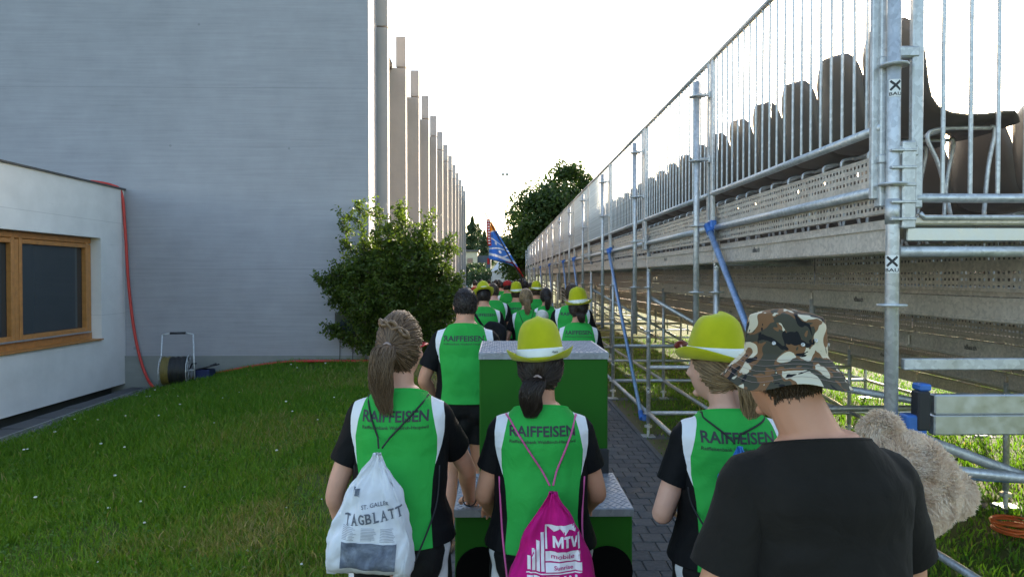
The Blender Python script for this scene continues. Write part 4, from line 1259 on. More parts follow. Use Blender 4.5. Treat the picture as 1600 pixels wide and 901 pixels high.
def hand_geo(mb, wrist, d, up, side, curl=.5, s=1.0, spread=.06):
    """palm + four fingers + thumb.  d: along the hand, up: back of the hand, side: +1 if thumb points to d x up"""
    d = Vector(d).normalized(); up = Vector(up); up = (up - d * up.dot(d)).normalized(); lat = d.cross(up) * side
    w = Vector(wrist)
    def P(a, l, u): return w + d * a * s + lat * l * s + up * u * s
    limb(mb, [P(-.015, 0, 0), P(.03, .002, 0), P(.085, 0, .002)], [.026 * s, .036 * s, .038 * s], 12, 4, .48)
    for k, (l0, ln) in enumerate(((.029, .072), (.010, .080), (-.010, .075), (-.028, .058))):
        a0 = .082 - .006 * abs(k - 1.3); pts = [P(a0 - .02, l0 * .9, 0), P(a0, l0, .002)]
        pos = Vector(pts[-1]); ang = .15 + curl * .35
        dirl = (1.5 - k) * spread
        for sgm in (.45, .32, .23):
            ang_d = d * math.cos(ang) - up * math.sin(ang) + lat * dirl
            pos = pos + ang_d.normalized() * ln * sgm * s; pts.append(pos.copy()); ang += .35 + curl * .75
        limb(mb, pts, [.0098 * s, .0095 * s, .009 * s, .0084 * s, .0072 * s], 8, 3)
    tp = [P(.012, .020, -.004), P(.038, .044, -.010), P(.062, .056, -.016 - .01 * curl), P(.082, .056 - .012 * curl, -.024 - .014 * curl)]
    limb(mb, tp, [.015 * s, .012 * s, .0105 * s, .0085 * s], 8, 3)

def head_shape(inf=0.0):
    def fn(d, p):
        q = Vector((d.x * (.0745 + inf), d.y * (.096 + inf), d.z * (.118 + inf)))
        if d.z < 0:
            k = -d.z
            q.x *= 1 - .26 * k * k; q.y += .018 * k * (1 if d.y > 0 else .55)
            if d.y < 0: q.y *= 1 - .28 * k
        else:
            q.y -= .010 * d.z
        if d.y > .2: q.x *= 1 - .06 * d.y
        return q
    return fn

def tubes_np(paths, radii, rnd, k=4):
    """many thin tapered hair tubes: paths (n, m, 3), radii (n, m)"""
    n, m, _ = paths.shape
    T = np.gradient(paths, axis=1); T /= np.linalg.norm(T, axis=2)[..., None] + 1e-9
    ref = np.tile(np.array([.31, .77, .55]), (n, m, 1)); U = np.cross(T, ref); U /= np.linalg.norm(U, axis=2)[..., None] + 1e-9; Wv = np.cross(T, U)
    V = np.zeros((n, m, k, 3))
    for j in range(k):
        a = 2 * np.pi * j / k
        V[:, :, j] = paths + radii[..., None] * (np.cos(a) * U + np.sin(a) * Wv)
    idx = np.arange(n * m * k).reshape(n, m, k)
    F = np.stack([idx[:, :-1], np.roll(idx, -1, 2)[:, :-1], np.roll(idx, -1, 2)[:, 1:], idx[:, 1:]], -1).reshape(-1, 4)
    return V.reshape(-1, 3), F, np.repeat(rnd, m * k)

def merge_np(parts):
    Vs, Fs, Rs = [], [], []; b = 0
    for V, F, r in parts:
        Vs.append(V); Fs.append(F + b); Rs.append(r); b += len(V)
    return np.concatenate(Vs), np.concatenate(Fs), np.concatenate(Rs)

def hair_cap(rg, inf, style):
    """scalp shell, head-local"""
    fn = head_shape(inf); nu, nv = 40, 28; vs = []; keep = []
    for i in range(nv + 1):
        th = math.pi * i / nv
        for j in range(nu):
            ph = 2 * math.pi * j / nu
            d = Vector((math.sin(th) * math.cos(ph), math.sin(th) * math.sin(ph), math.cos(th)))
            vs.append(tuple(fn(d, d))); keep.append(hair_zone(d, style))
    fs = []
    for i in range(nv):
        for j in range(nu):
            q = (i * nu + j, (i + 1) * nu + j, (i + 1) * nu + (j + 1) % nu, i * nu + (j + 1) % nu)
            if sum(keep[k] for k in q) >= 3: fs.append(q)
    return np.array(vs), np.array(fs), rg.uniform(.05, .35, len(vs))
def hair_zone(d, style):
    if d.y > .55: return d.z > .52
    if d.y > .1: return d.z > (.05 + .8 * (d.y - .1))
    lo = -.62 if style != 'short' else -.58
    if d.y > -.35: return d.z > (.02 - (0.1 - d.y) * 1.1)
    return d.z > lo

def make_hair(rg, spec, detail):
    """head-local hair; spec: dict(style, colour, tail...)"""
    st = spec.get('style', 'short'); parts = []
    fn = head_shape(.004 if st == 'short' else .006)
    parts.append(hair_cap(rg, .004 if st == 'short' else .007, st))
    N = int((2600 if st == 'short' else 1900) * detail)
    D = []
    while len(D) < N:
        v = Vector(rg.normal(size=3)); v.normalize()
        if hair_zone(v, st): D.append(v)
    if st == 'short':
        paths = np.zeros((N, 3, 3))
        for i, d in enumerate(D):
            p = fn(d, d); down = Vector((0, -.35, -1)); tdir = (down - d * down.dot(d)).normalized() + d * .35 + Vector(rg.normal(size=3) * .3)
            if d.z > .75: tdir = Vector((rg.normal() * .5, .9, .3))
            ln = rg.uniform(.007, .016)
            paths[i] = [p - d * .002, p + tdir.normalized() * ln * .5, p + tdir.normalized() * ln - d * .002]
        rad = np.tile(np.array([.0017, .0013, .0003]), (N, 1)) * (1.0 if detail > .6 else 1.6)
    else:
        tie = Vector(spec.get('tie', (0, -.098, .0))); td = Vector((tie.x / .0745, tie.y / .096, tie.z / .118)).normalized()
        m = 9; paths = np.zeros((N, m, 3))
        fn2 = head_shape(.0095)
        for i, d in enumerate(D):
            q = d.rotation_difference(td); ax, an = q.to_axis_angle()
            jit = rg.normal() * .0022
            for k in range(m):
                dd = Quaternion(ax, an * (k / (m - 1)) * .97) @ d
                wob = .0028 * math.sin(an * k * .9 + i)
                p = fn2(dd, dd) + dd * (jit + wob * (1 if k else 0)); paths[i, k] = p
        rad = np.tile(np.linspace(.0018, .0015, m), (N, 1)) * (1.0 if detail > .6 else 2.4)
    parts.append(tubes_np(paths, rad, rg.random(N), 4))
    if st == 'tail':
        tail = [Vector(p) for p in spec['tail']]; wd = spec.get('width', .03)
        P = np.array([tuple(p) for p in spl(tail, 6)]); m = len(P); n = int(800 * detail) + 40
        prof = np.interp(np.linspace(0, 1, m), [0, .06, .3, .7, 1], [.42, .5, 1.0, 1.0, .5]) * wd
        a = rg.uniform(0, 2 * np.pi, n); rr = np.sqrt(rg.random(n)); ph = rg.uniform(0, 6, n); fq = rg.uniform(3, 7, n)
        ends = rg.uniform(.74, 1.02, n); paths = np.zeros((n, m, 3)); rad = np.zeros((n, m))
        for k in range(m):
            u = k / (m - 1) * ends; idx = u * (m - 1); lo_ = np.clip(idx.astype(int), 0, m - 2); f = (idx - lo_)[:, None]
            base = P[lo_] * (1 - f) + P[lo_ + 1] * f; w = np.interp(u, np.linspace(0, 1, m), prof)
            wob = .22 * np.sin(fq * u + ph) + .42 * np.sin(2.2 * fq * u + ph * 2) * u
            paths[:, k] = base + np.c_[np.cos(a + wob) * rr * w, np.sin(a + wob) * rr * w * .6, np.sin(ph) * .008 * np.ones(n)]
            rad[:, k] = .0017 * (1 - .6 * k / (m - 1)) * (1 if detail > .6 else 2.2)
        parts.append(tubes_np(paths, rad, np.clip(rg.random(n) * .6 + .4 * rg.random(n), 0, 1), 4))
    if spec.get('braid'):
        # plaited crown running across the back of the head
        fn3 = head_shape(.018); m = 90
        for s3 in range(3):
            pts = []
            for k in range(m):
                u = k / (m - 1); an = -0.95 + 1.7 * u
                d = Vector((math.sin(an) * .85, -.45 - .15 * math.cos(an), .72 - .45 * u)).normalized()
                ph = u * 26 + s3 * 2.094
                p = fn3(d, d) + d * (.005 * math.sin(ph)) + Vector((0, .3, 1)).normalized() * (.010 * math.sin(ph * .5 + s3 * 2.1))
                pts.append(tuple(p))
            parts.append(tubes_np(np.array([pts]), np.full((1, m), .0062), np.array([.55 + .15 * s3]), 7))
    return merge_np(parts)

def hat_mesh(kind, sc=1.0):
    """returns list of (name, MB, mat); head-local, hat sits at z = 0 on the brow line"""
    n = 48; out = []
    if kind == 'trilby':
        rows = [(1.40, .006, 0), (1.33, -.002, 0), (1.20, -.010, 0), (1.06, -.006, 0), (1.0, .002, 0), (.985, .014, 0), (.955, .046, 0), (.90, .080, .0), (.83, .104, .1), (.74, .122, .3), (.60, .136, .5), (.44, .143, .8), (.25, .147, 1), (.02, .148, 1)]
        vs = []
        for i, (r, z, tp) in enumerate(rows):
            for j in range(n):
                a = 2 * math.pi * j / n; ca, sa = math.cos(a), math.sin(a)
                x = .088 * r * ca; y = .108 * r * sa
                zz = z
                if i < 3:      # snap brim: up at the back, down at the front
                    zz += (.034 * abs(ca) ** 1.5 - .006 * max(0, -sa)) * (3 - i) / 3 - (.016 * max(0, sa)) * (3 - i) / 3
                if tp > 0:     # teardrop crown: ridge round, dent in the middle, pinched front, higher at the back
                    zz += .010 * tp * max(0, 1 - abs(ca) * 1.2) * (1 if sa < 0 else .3)
                    if r < .5 and sa > -.2: zz -= .018 * (1 - r / .5) * (.3 + abs(sa))
                if sa > 0 and z > .05: x *= 1 - .26 * sa * (z - .05) / .06
                vs.append((x * sc, y * sc, zz * sc))
        fs = []
        for i in range(len(rows) - 1):
            for j in range(n): fs.append((i * n + j, i * n + (j + 1) % n, (i + 1) * n + (j + 1) % n, (i + 1) * n + j))
        fs.append(tuple((len(rows) - 1) * n + j for j in range(n)))
        b = MB(); b.add(vs, fs); out.append(('hat', b, M['hat']))
        b = MB(); vs = []
        for (r, z) in ((1.012, .003), (1.024, .006), (1.010, .034), (.985, .036)):
            for j in range(n):
                a = 2 * math.pi * j / n; vs.append((.088 * r * math.cos(a) * sc, .108 * r * math.sin(a) * sc, z * sc))
        fs = [(i * n + j, i * n + (j + 1) % n, (i + 1) * n + (j + 1) % n, (i + 1) * n + j) for i in range(3) for j in range(n)]
        b.add(vs, fs); out.append(('hat_band', b, M['band']))
    else:
        rows = [(1.62, -.066), (1.60, -.0665), (1.46, -.045), (1.28, -.020), (1.08, .0), (1.02, .006), (1.03, .010), (1.015, .03), (1.0, .06), (.975, .085), (.94, .100), (.90, .1055), (.86, .106), (.7, .112), (.45, .117), (.2, .119), (.02, .119)]
        vs = []
        for i, (r, z) in enumerate(rows):
            for j in range(n):
                a = 2 * math.pi * j / n; ca, sa = math.cos(a), math.sin(a)
                wv = (.010 * math.sin(3 * a + .8) + .006 * math.sin(5 * a)) * max(0, (r - 1.05)) / .55
                dd = .004 * math.sin(a * 2 + 1) * (z > .05)
                vs.append((.091 * r * ca * sc, .110 * r * sa * sc, (z + wv + dd) * sc))
        fs = [(i * n + j, i * n + (j + 1) % n, (i + 1) * n + (j + 1) % n, (i + 1) * n + j) for i in range(len(rows) - 1) for j in range(n)]
        fs.append(tuple((len(rows) - 1) * n + j for j in range(n)))
        b = MB(); b.add(vs, fs); out.append(('hat', b, M['camo']))
    return out
def solid(mb, mats, name, th):
    me = mb.mesh(name, mats, True); ob = bpy.data.objects.new('tmp', me); COL.objects.link(ob)
    s = ob.modifiers.new('s', 'SOLIDIFY'); s.thickness = th; s.offset = -1
    sb = ob.modifiers.new('b', 'SUBSURF'); sb.levels = 1
    dg = bpy.context.evaluated_depsgraph_get(); m2 = bpy.data.meshes.new_from_object(ob.evaluated_get(dg)); bpy.data.objects.remove(ob)
    m2.name = name; m2.polygons.foreach_set('use_smooth', [True] * len(m2.polygons)); return m2
HATC = {}
def get_hat(kind):
    if kind not in HATC: HATC[kind] = [(n, solid(b, m, n, .003)) for n, b, m in hat_mesh(kind)]
    return HATC[kind]

def gz_(z): return np.interp(z, [.82, .95, 1.06, 1.16, 1.24, 1.30, 1.36, 1.41, 1.47], [.150, .134, .124, .130, .142, .144, .132, .118, .095])
def wz_(z): return np.interp(z, [.82, 1.16, 1.22, 1.27, 1.31, 1.36, 1.41, 1.47], [0, .12, .142, .158, .166, .168, .160, .145])

def person(loc, H=1.70, sex='F', yaw=0, label='', group=None, arms=None, head=(0, 0, 0), head_off=(0, 0), hair=None, hat=None, hat_tilt=(0, 0), top='jersey', top_mat=None, bottom='shorts', skin=0, vox=.008, detail=1.0, stride=.12, letter=True, hands=None, hem=.945, hat_scale=1.0, head_up=0.0, seed=0, lean=0.0, shirt_loose=0.0, extra=None):
    s = H / 1.70; rg = np.random.default_rng(seed + 100)
    root = empty('person', (loc[0], loc[1], 0), yaw, label, 'person', group)
    rings = FEM if sex == 'F' else MAL
    sh = .134 if sex == 'F' else .156
    def ly(z): return lean * max(0, z - .95)      # forward lean of the upper body
    arms = arms or {}
    def arm(side):
        sg = 1 if side == 'R' else -1
        e, w = arms.get(side, ((sg * (sh + .07), -.03, 1.10), (sg * (sh + .06), .09, .87)))
        return Vector((sg * sh, -.008 + ly(1.37), 1.352)), Vector(e), Vector(w)
    # ---- body (one continuous mesh)
    b = MB()
    loft(b, interp_rings([(0, cy + ly(z), z, hw, hd) for z, hw, hd, cy in rings]))
    hy = ly(1.5)
    limb(b, [(0, -.014 + ly(1.42), 1.40), (head_off[0] * .4, -.006 + hy, 1.47), (head_off[0] * .9, .004 + hy + head_off[1] * .8, 1.55)], [.062, .052, .050] if sex == 'F' else [.075, .064, .060], 14, 5)
    HC = Vector((head_off[0], .018 + hy + head_off[1], 1.70 - .118 + head_up))
    HR = Matrix.Rotation(head[0], 3, 'Z') @ Matrix.Rotation(head[1], 3, 'X') @ Matrix.Rotation(head[2], 3, 'Y')
    b.ell(HC, (.0745, .096, .118), HR, 32, 22, fn=head_shape(0))
    def HP(x, y, z): return HC + HR @ Vector((x, y, z))
    limb(b, [HP(0, .086, .018), HP(0, .102, -.006), HP(0, .112, -.030)], [.007, .009, .0115], 8, 3)
    b.ell(HP(0, .086, -.062), (.022, .012, .010), HR, 10, 6); b.ell(HP(0, .080, -.098), (.022, .018, .014), HR, 10, 6)
    for sg in (-1, 1):
        b.ell(HP(sg * .074, -.006, -.012), (.010, .017, .031), HR @ Matrix.Rotation(sg * .35, 3, 'Z'), 10, 8)
        b.ell(HP(sg * .046, .062, -.022), (.022, .02, .018), HR, 8, 6)
    for side in ('L', 'R'):
        sg = 1 if side == 'R' else -1
        S0, E, Wp = arm(side)
        limb(b, [S0 - Vector((sg * .05, 0, -.01)), S0, S0.lerp(E, .35), E, E.lerp(Wp, .3), Wp], ([.045, .049, .043, .035, .038, .0245] if sex == 'F' else [.05, .060, .053, .043, .046, .029]), 14, 5)
        hd = (hands or {}).get(side)
        d = (Wp - E).normalized()
        if hd: hand_geo(b, Wp + d * .01, hd[0], hd[1], hd[2], hd[3], .96 if sex == 'F' else 1.05)
        else: hand_geo(b, Wp + d * .01, d, Vector((sg * 1.0, .2, .1)), (-1 if side == 'R' else 1) * -1, .55, .96 if sex == 'F' else 1.05)
        hipx = sg * .088; st = stride * sg
        hip = Vector((hipx, 0, .84)); knee = Vector((sg * .098, st * .45 + .02, .47)); ank = Vector((sg * .10, st - .01 - abs(st) * .1, .085))
        limb(b, [hip + Vector((0, 0, .04)), hip, hip.lerp(knee, .5), knee, knee.lerp(ank, .3) + Vector((0, -.018, 0)), ank], [.08, .086, .075, .055, .053, .034], 14, 5)
        b.ell((sg * .08, -.055, .89), (.085, .075, .09), None, 14, 10)
        limb(b, [ank + Vector((0, -.03, -.03)), ank + Vector((0, .06, -.05)), ank + Vector((0, .15, -.065))], [.034, .034, .024], 10, 4)
    me = remesh(b, vox / s, 2)
    me.transform(Matrix.Scale(s, 4))
    body = link('body', finish(me, SK[skin], 'body'), root)
    # ---- shirt
    b = MB(); L_ = shirt_loose
    rr = []
    for z, hw, hd, cy in rings:
        if z < .84: continue
        add = .016 + L_ + (.014 if z < 1.2 else .004)
        if z > 1.38: add = .013
        w2 = hw + add
        if z < 1.2: w2 = max(w2, (.162 if sex == 'F' else .182) + L_)
        rr.append((0, cy + ly(z) - (.006 if z < 1.2 else 0), z, w2, hd + add + (.012 if 1.0 < z < 1.2 else 0)))
    loft(b, interp_rings(rr), 28, 2.3)
    sleeves = []
    cuts = [((0, 0, hem), (0, 0, -1), lambda c: True), ((0, -.05, 1.446 if sex == 'F' else 1.454), (0, .30, 1), lambda c: c.z > 1.3)]
    for side in ('L', 'R'):
        sg = 1 if side == 'R' else -1
        S0, E, Wp = arm(side); T = .62 if sex == 'F' else .74
        e2 = S0.lerp(E, T + .12)
        k = 1.0 if top == 'jersey' else 1.04
        rs_ = ([.055 * k, .055 * k, .056 * k] if sex == 'F' else [.067 * k, .068 * k, .070 * k])
        limb(b, [S0 - Vector((sg * .075, 0, -.012)), S0 + Vector((0, 0, .002)), S0.lerp(E, .22)], [.05, rs_[0], rs_[0] * .93], 16, 5)
        sl = MB(); limb(sl, [S0.lerp(E, .04), S0.lerp(E, .4), e2], rs_, 22, 9)
        slm = sl.mesh('sleeve', SK[0]); cn = (E - S0).normalized()
        cut(slm, [(S0.lerp(E, T), cn, lambda c: True)])
        sleeves.append(slm)
    sm = remesh(b, vox / s * 1.15, 4)
    cut(sm, cuts)
    bmj = bmesh.new(); bmj.from_mesh(sm)
    for slm in sleeves: bmj.from_mesh(slm)
    bmj.to_mesh(sm); bmj.free(); sm.update()
    amp = (.0046 if detail > .6 else .003)
    if top == 'tee': amp = .0062
    if detail > .25: wrinkle(sm, amp, (lambda co: np.interp(co[:, 2], [.9, 1.0, 1.25, 1.45], [1.2, 1.25, .8, .35])), seed=seed * 3.7)
    co = vco(sm)
    if top == 'jersey':
        ax = np.abs(co[:, 0]); k = 1.0 if sex == 'F' else 1.13
        fattr(sm, 'ga', ax - gz_(co[:, 2]) * k); fattr(sm, 'wa', ax - np.maximum(wz_(co[:, 2]), gz_(co[:, 2]) + np.where(co[:, 2] < 1.22, -.001, .004)) * k)
    sm.transform(Matrix.Scale(s, 4))
    shirt = link('shirt', finish(sm, JER if top == 'jersey' else (top_mat or TEE), 'shirt'), root)
    sd = shirt.modifiers.new('thick', 'SOLIDIFY'); sd.thickness = .004; sd.offset = 1
    bv = bvh_of(sm)
    if detail > .5:
        bmc = bmesh.new(); bmc.from_mesh(sm); ring = {}
        for ed in bmc.edges:
            if ed.is_boundary and ed.verts[0].co.z > 1.38 * s:
                for v_ in ed.verts: ring[v_.index] = v_.co.copy()
        bmc.free()
        if len(ring) > 8:
            rp_ = list(ring.values()); cxy = sum(rp_, Vector()) / len(rp_)
            rp_.sort(key=lambda p: math.atan2(p.x - cxy.x, p.y - cxy.y)); rp_ = rp_[::3]
            cb_ = MB(); cb_.tube(rp_ + [rp_[0], rp_[1]], .0058, 7, cap=False)
            cme = cb_.mesh('collar', GREENC if top == 'jersey' else (top_mat or TEE), True); link('collar', cme, shirt)
    if letter and top == 'jersey':
        for (txt, wd, ht, zc, bold) in (('RAIFFEISEN', .235, .036, 1.372, .024), ('Raiffeisenbank Waldkirch-Hauptwil', .235, .0150, 1.335, .010)):
            if detail < .5 and ht < .02: 
                continue
            vs, fs = text_fit(txt, wd * s * (1 if sex == 'F' else 1.12), ht * s, bold)
            vs, fs = dice(vs, fs, .012 if detail > .6 else .03)
            pts = []
            for u, v in vs:
                h = hug(bv, u, zc * s + v, .0052 + .0012)
                pts.append(h if h is not None else Vector((u, -.12, zc * s + v)))
            mb = MB(); mb.add(pts, fs); mb.build('lettering', M['ink'], shirt)
    # ---- shorts / trousers
    b = MB(); zs = .66 if bottom == 'shorts' else .10
    loft(b, interp_rings([(0, cy + ly(z), z, hw + .014, hd + .016) for z, hw, hd, cy in rings if .83 < z < 1.09]), 24)
    cuts = []
    for sg in (-1, 1):
        st = stride * sg; hip = Vector((sg * .088, 0, .86)); knee = Vector((sg * .098, st * .45 + .02, .47)); ank = Vector((sg * .10, st - .01 - abs(st) * .1, .085))
        b.ell((sg * .08, -.06, .89), (.092, .085, .098), None, 14, 10)
        if bottom == 'shorts':
            low = hip.lerp(knee, .62); limb(b, [hip + Vector((0, 0, .05)), hip, low], [.09, .102, .103], 16, 6)
        else:
            limb(b, [hip + Vector((0, 0, .05)), hip, knee, ank], [.09, .098, .07, .056], 16, 6)
    b.ell((0, 0, .80), (.075, .115, .11), None, 16, 10)
    cuts.append(((0, 0, zs), (0, 0, -1), lambda c: True)); cuts.append(((0, 0, 1.05), (0, 0, 1), lambda c: True))
    pm_ = remesh(b, vox / s * 1.3, 3); cut(pm_, cuts)
    if detail > .5: wrinkle(pm_, .003, seed=seed * 1.3 + 9)
    co = vco(pm_); fattr(pm_, 'ga', np.where(np.abs(co[:, 0]) > .12, .020 - np.abs(co[:, 1] + .045 + .02 * np.sin((co[:, 2] - .66) * 6)), -1))
    pm_.transform(Matrix.Scale(s, 4))
    link('shorts' if bottom == 'shorts' else 'trousers', finish(pm_, SHO if bottom == 'shorts' else JEANS, 'shorts'), root)
    # ---- shoes
    for sg in (-1, 1):
        st = stride * sg; ank = Vector((sg * .10, st - .01 - abs(st) * .1, .085))
        b = MB(); n = 20; vs = []
        for (z, k, kl) in ((0.0, .94, .97), (.004, 1.0, 1.0), (.022, 1.0, 1.0), (.028, .95, .97), (.05, .86, .9), (.072, .68, .62), (.095, .55, .40)):
            for j in range(n):
                a = 2 * math.pi * j / n; ca, sa = math.cos(a), math.sin(a)
                yy = sa * .135 * kl; wv = .047 * k * (1 + .10 * sa) 
                vs.append(((ank.x + ca * wv) * s, (ank.y + .052 * (1 if z < .06 else .35) + yy) * s, z * s + .004))
        fs = [(i * n + j, i * n + (j + 1) % n, (i + 1) * n + (j + 1) % n, (i + 1) * n + j) for i in range(6) for j in range(n)] + [tuple(range(n))[::-1], tuple(6 * n + j for j in range(n))]
        b.add(vs, fs); sb_ = b.build('shoe', M['shoe'], root, True)
    # ---- hair, hat, eyes
    HM = Matrix.Translation(HC * s) @ HR.to_4x4() @ Matrix.Scale(s, 4)
    if hair:
        V, F, q = make_hair(rg, hair, detail)
        V = np.asarray(V) @ np.array(HR.transposed()) * s + np.array(HC * s) if not hair.get('world') else V
        hm = np_mesh('hair', V, F, HAIR[hair['colour']], q, True); ho = link('hair', hm, root)
        if hair.get('style') == 'tail' and detail > .6:
            tp = Vector(hair['tail'][0]); t2 = Vector(hair['tail'][1]); dd = (t2 - tp).normalized(); b = MB()
            q_ = Vector((0, 0, 1)).rotation_difference(dd)
            cc = tp + dd * .012
            b.tube([HM @ (cc + q_ @ Vector((math.cos(a) * .017, math.sin(a) * .017, .002 * math.sin(3 * a)))) for a in np.linspace(0, 2 * math.pi, 17)], .0045 * s, 7); b.build('hair_tie', M['tie'], ho, True)
    if detail > .3:
        for sg in (-1, 1):
            b = MB(); b.ell(HM @ Vector((sg * .031, .0845, .008)), (.0095 * s, .006 * s, .006 * s), HR, 10, 8); b.ell(HM @ Vector((sg * .031, .0905, .008)), (.0042 * s, .0018 * s, .0042 * s), HR, 8, 6, 1); b.build('eye', [M['eye'], M['ink']], root, True)
    if hat:
        T = HM @ Matrix.Translation((0, -.004, .036)) @ Matrix.Rotation(hat_tilt[0], 4, 'X') @ Matrix.Rotation(hat_tilt[1], 4, 'Y') @ Matrix.Scale(hat_scale, 4)
        ho = None
        for nm, mm in get_hat(hat):
            o = link(nm, mm, root if ho is None else ho)
            if ho is None: o.matrix_local = T; ho = o
        if hat == 'trilby' and detail > .6:
            vs, fs = text_fit('<bank', .03, .009, .01); b = MB()
            def BP(u, v):
                a = R(-90) + .70 + u / .1; return (.088 * 1.03 * math.cos(a), .108 * 1.03 * math.sin(a), .020 + v)
            b.add([BP(u, v) for u, v in vs], fs); b.build('band_print', M['ink'], ho)
        if hat == 'camo':
            for a in (R(-112), R(-92), R(-48), R(-20), R(-150), R(60)):
                z = .034 if a != R(-92) else .045; b = MB(); c0 = Vector((.091 * 1.015 * math.cos(a), .110 * 1.015 * math.sin(a), z)); nn = Vector((math.cos(a), math.sin(a), 0))
                b.lathe([(.0022, .0005), (.0026, .0022), (.0048, .0022), (.0052, .0)], c0 + nn * .001, 10, nn); b.build('eyelet', M['alu'], ho, True)
            for rr_, zz in ((1.16, -.0065), (1.28, -.0175), (1.36, -.0285), (1.44, -.0395), (1.52, -.051)):
                b = MB(); pts = []
                for j in range(49):
                    a = 2 * math.pi * j / 48; wv = (.010 * math.sin(3 * a + .8) + .006 * math.sin(5 * a)) * max(0, (rr_ - 1.05)) / .55
                    pts.append((.091 * rr_ * math.cos(a), .110 * rr_ * math.sin(a), zz + wv + .0012))
                b.tube(pts, .00045, 4, cap=False); b.build('stitch_line', M['tie'], ho)
    bpy.context.view_layer.update()
    return dict(root=root, shirt=sm, bvh=bv, s=s, HM=HM, HR=HR, HC=HC * s, body=body)

def cords(P, pts2, r, mat, parent_name, owner):
    """cord lying on the shirt: pts2 are (x, z) in person space"""
    out = []
    for i in range(len(pts2) - 1):
        a, c = Vector(pts2[i]), Vector(pts2[i + 1]); m = 10
        for k in range(m):
            q = a.lerp(c, k / m); h = hug(P['bvh'], q.x, q.y, .006 + r)
            if h is not None: out.append(h)
    return out

def pouch(width, height, depth, pleats, seed, skew=0.0, low=.12):
    """gathered drawstring sack; mouth at the origin, hangs down -Z, bulges to -Y"""
    nt, na = 34, 72; vs = []
    for i in range(nt + 1):
        t_ = i / nt
        w = np.interp(t_, [0, .04, .12, .3, .5, .72, .9, .97, 1], [.075, .10, .26, .60, .82, .97, 1.0, .97, .80]) * width / 2
        d = np.interp(t_, [0, .05, .15, .4, .7, .9, 1], [.16, .16, .30, .72, 1, .85, .12]) * depth / 2
        for j in range(na):
            a = 2 * math.pi * j / na; ca, sa = math.cos(a), math.sin(a)
            pl = 1 + (.34 * math.exp(-t_ * 6.5)) * math.sin(pleats * a + 2.2 * math.sin(3 * a))
            wr = .013 * noise.noise((ca * 2.2 + seed, sa * 2.2, t_ * 5)) * min(1, t_ * 4) + .008 * noise.noise((ca * 6 + seed, sa * 5, t_ * 9))
            x = (w * math.copysign(abs(ca) ** .8, ca)) * (1 + .2 * (pl - 1)) + wr
            y = d * math.copysign(abs(sa) ** .8, sa) * pl + wr * (1.6 if sa < 0 else .4)
            z = -t_ * height + skew * x * t_ + (.018 * (abs(x) / (width / 2)) ** 3 * (t_ > .9) * -1)
            vs.append((x, y - depth * .46, z))
    fs = [(i * na + j, i * na + (j + 1) % na, (i + 1) * na + (j + 1) % na, (i + 1) * na + j) for i in range(nt) for j in range(na)]
    fs.append(tuple(range(na))[::-1]); fs.append(tuple(nt * na + j for j in range(na)))
    b = MB(); b.add(vs, [f[::-1] for f in fs]); return b

def bag(P, gather, width, height, depth, mats, cord_mat, label, name, pleats=22, seed=1, rot=0.0, skew=0.0, printer=None, sh_x=.115, cr=.0032, reach=1.0, lower=True, push=.0):
    """drawstring bag worn on the back of person P; gather=(x,z) in person space"""
    h = hug(P['bvh'], gather[0], gather[1], .012) or Vector((gather[0], -.15, gather[1]))
    ys_ = [hug(P['bvh'], gather[0] + dx, gather[1] - dz, 0) for dx in (-.05, 0, .05) for dz in (0, .1, .2, .3)]
    ymin = min([p.y for p in ys_ if p is not None] + [h.y])
    org = Vector((gather[0], ymin - .022 - push, gather[1]))
    Mw = P['root'].matrix_world
    root = empty(name, Mw @ org, P['root'].rotation_euler.z, label, 'bag')
    root.rotation_euler = (0, rot, P['root'].rotation_euler.z)
    bpy.context.view_layer.update()
    pb_ = pouch(width, height, depth, pleats, seed, skew)
    po = pb_.build('pouch', mats, root, True)
    bvp = BVHTree.FromPolygons(pb_.v, pb_.f)
    if printer: printer(bvp, po, width, height)
    inv = (root.matrix_world).inverted() @ Mw
    s = P['s']
    for sg in (-1, 1):
        top = (sg * sh_x * s, 1.425 * s)
        pts = cords(P, [top, (gather[0] + sg * .012, gather[1] + .012)], cr, cord_mat, None, root)
        pts = [p for p in pts] + [Vector((gather[0] + sg * .006, org.y - .004, gather[1] + .002))]
        # over the shoulder to the front
        topy = P['bvh'].ray_cast(Vector((sg * sh_x * s, -.03 * s, 2.2)), Vector((0, 0, -1)))
        if topy[0] is not None: pts = [topy[0] + Vector((0, .05, -.0)), topy[0] + Vector((0, 0, .008))] + pts
        b = MB(); b.tube([inv @ p for p in pts], cr, 7); b.build('cord', cord_mat, root, True)
        if lower:
            side = P['bvh'].ray_cast(Vector((sg * .6, -.02, 1.14 * s)), Vector((-sg, 0, 0)))
            xs_ = .165 * s
            a_ = Vector((sg * xs_, -.05, 1.2 * s)); 
            c_ = Vector((gather[0] + sg * width * .46, org.y - depth * .4, gather[1] - height * .93))
            mid = hug(P['bvh'], sg * xs_ * .86, (a_.z + c_.z) / 2, .009) or a_.lerp(c_, .5)
            st = hug(P['bvh'], sg * xs_ * .93, 1.2 * s, .008) or a_
            b = MB(); b.tube([inv @ p for p in spl([st, mid, c_], 8)], cr, 7); b.build('cord', cord_mat, root, True)
    return root

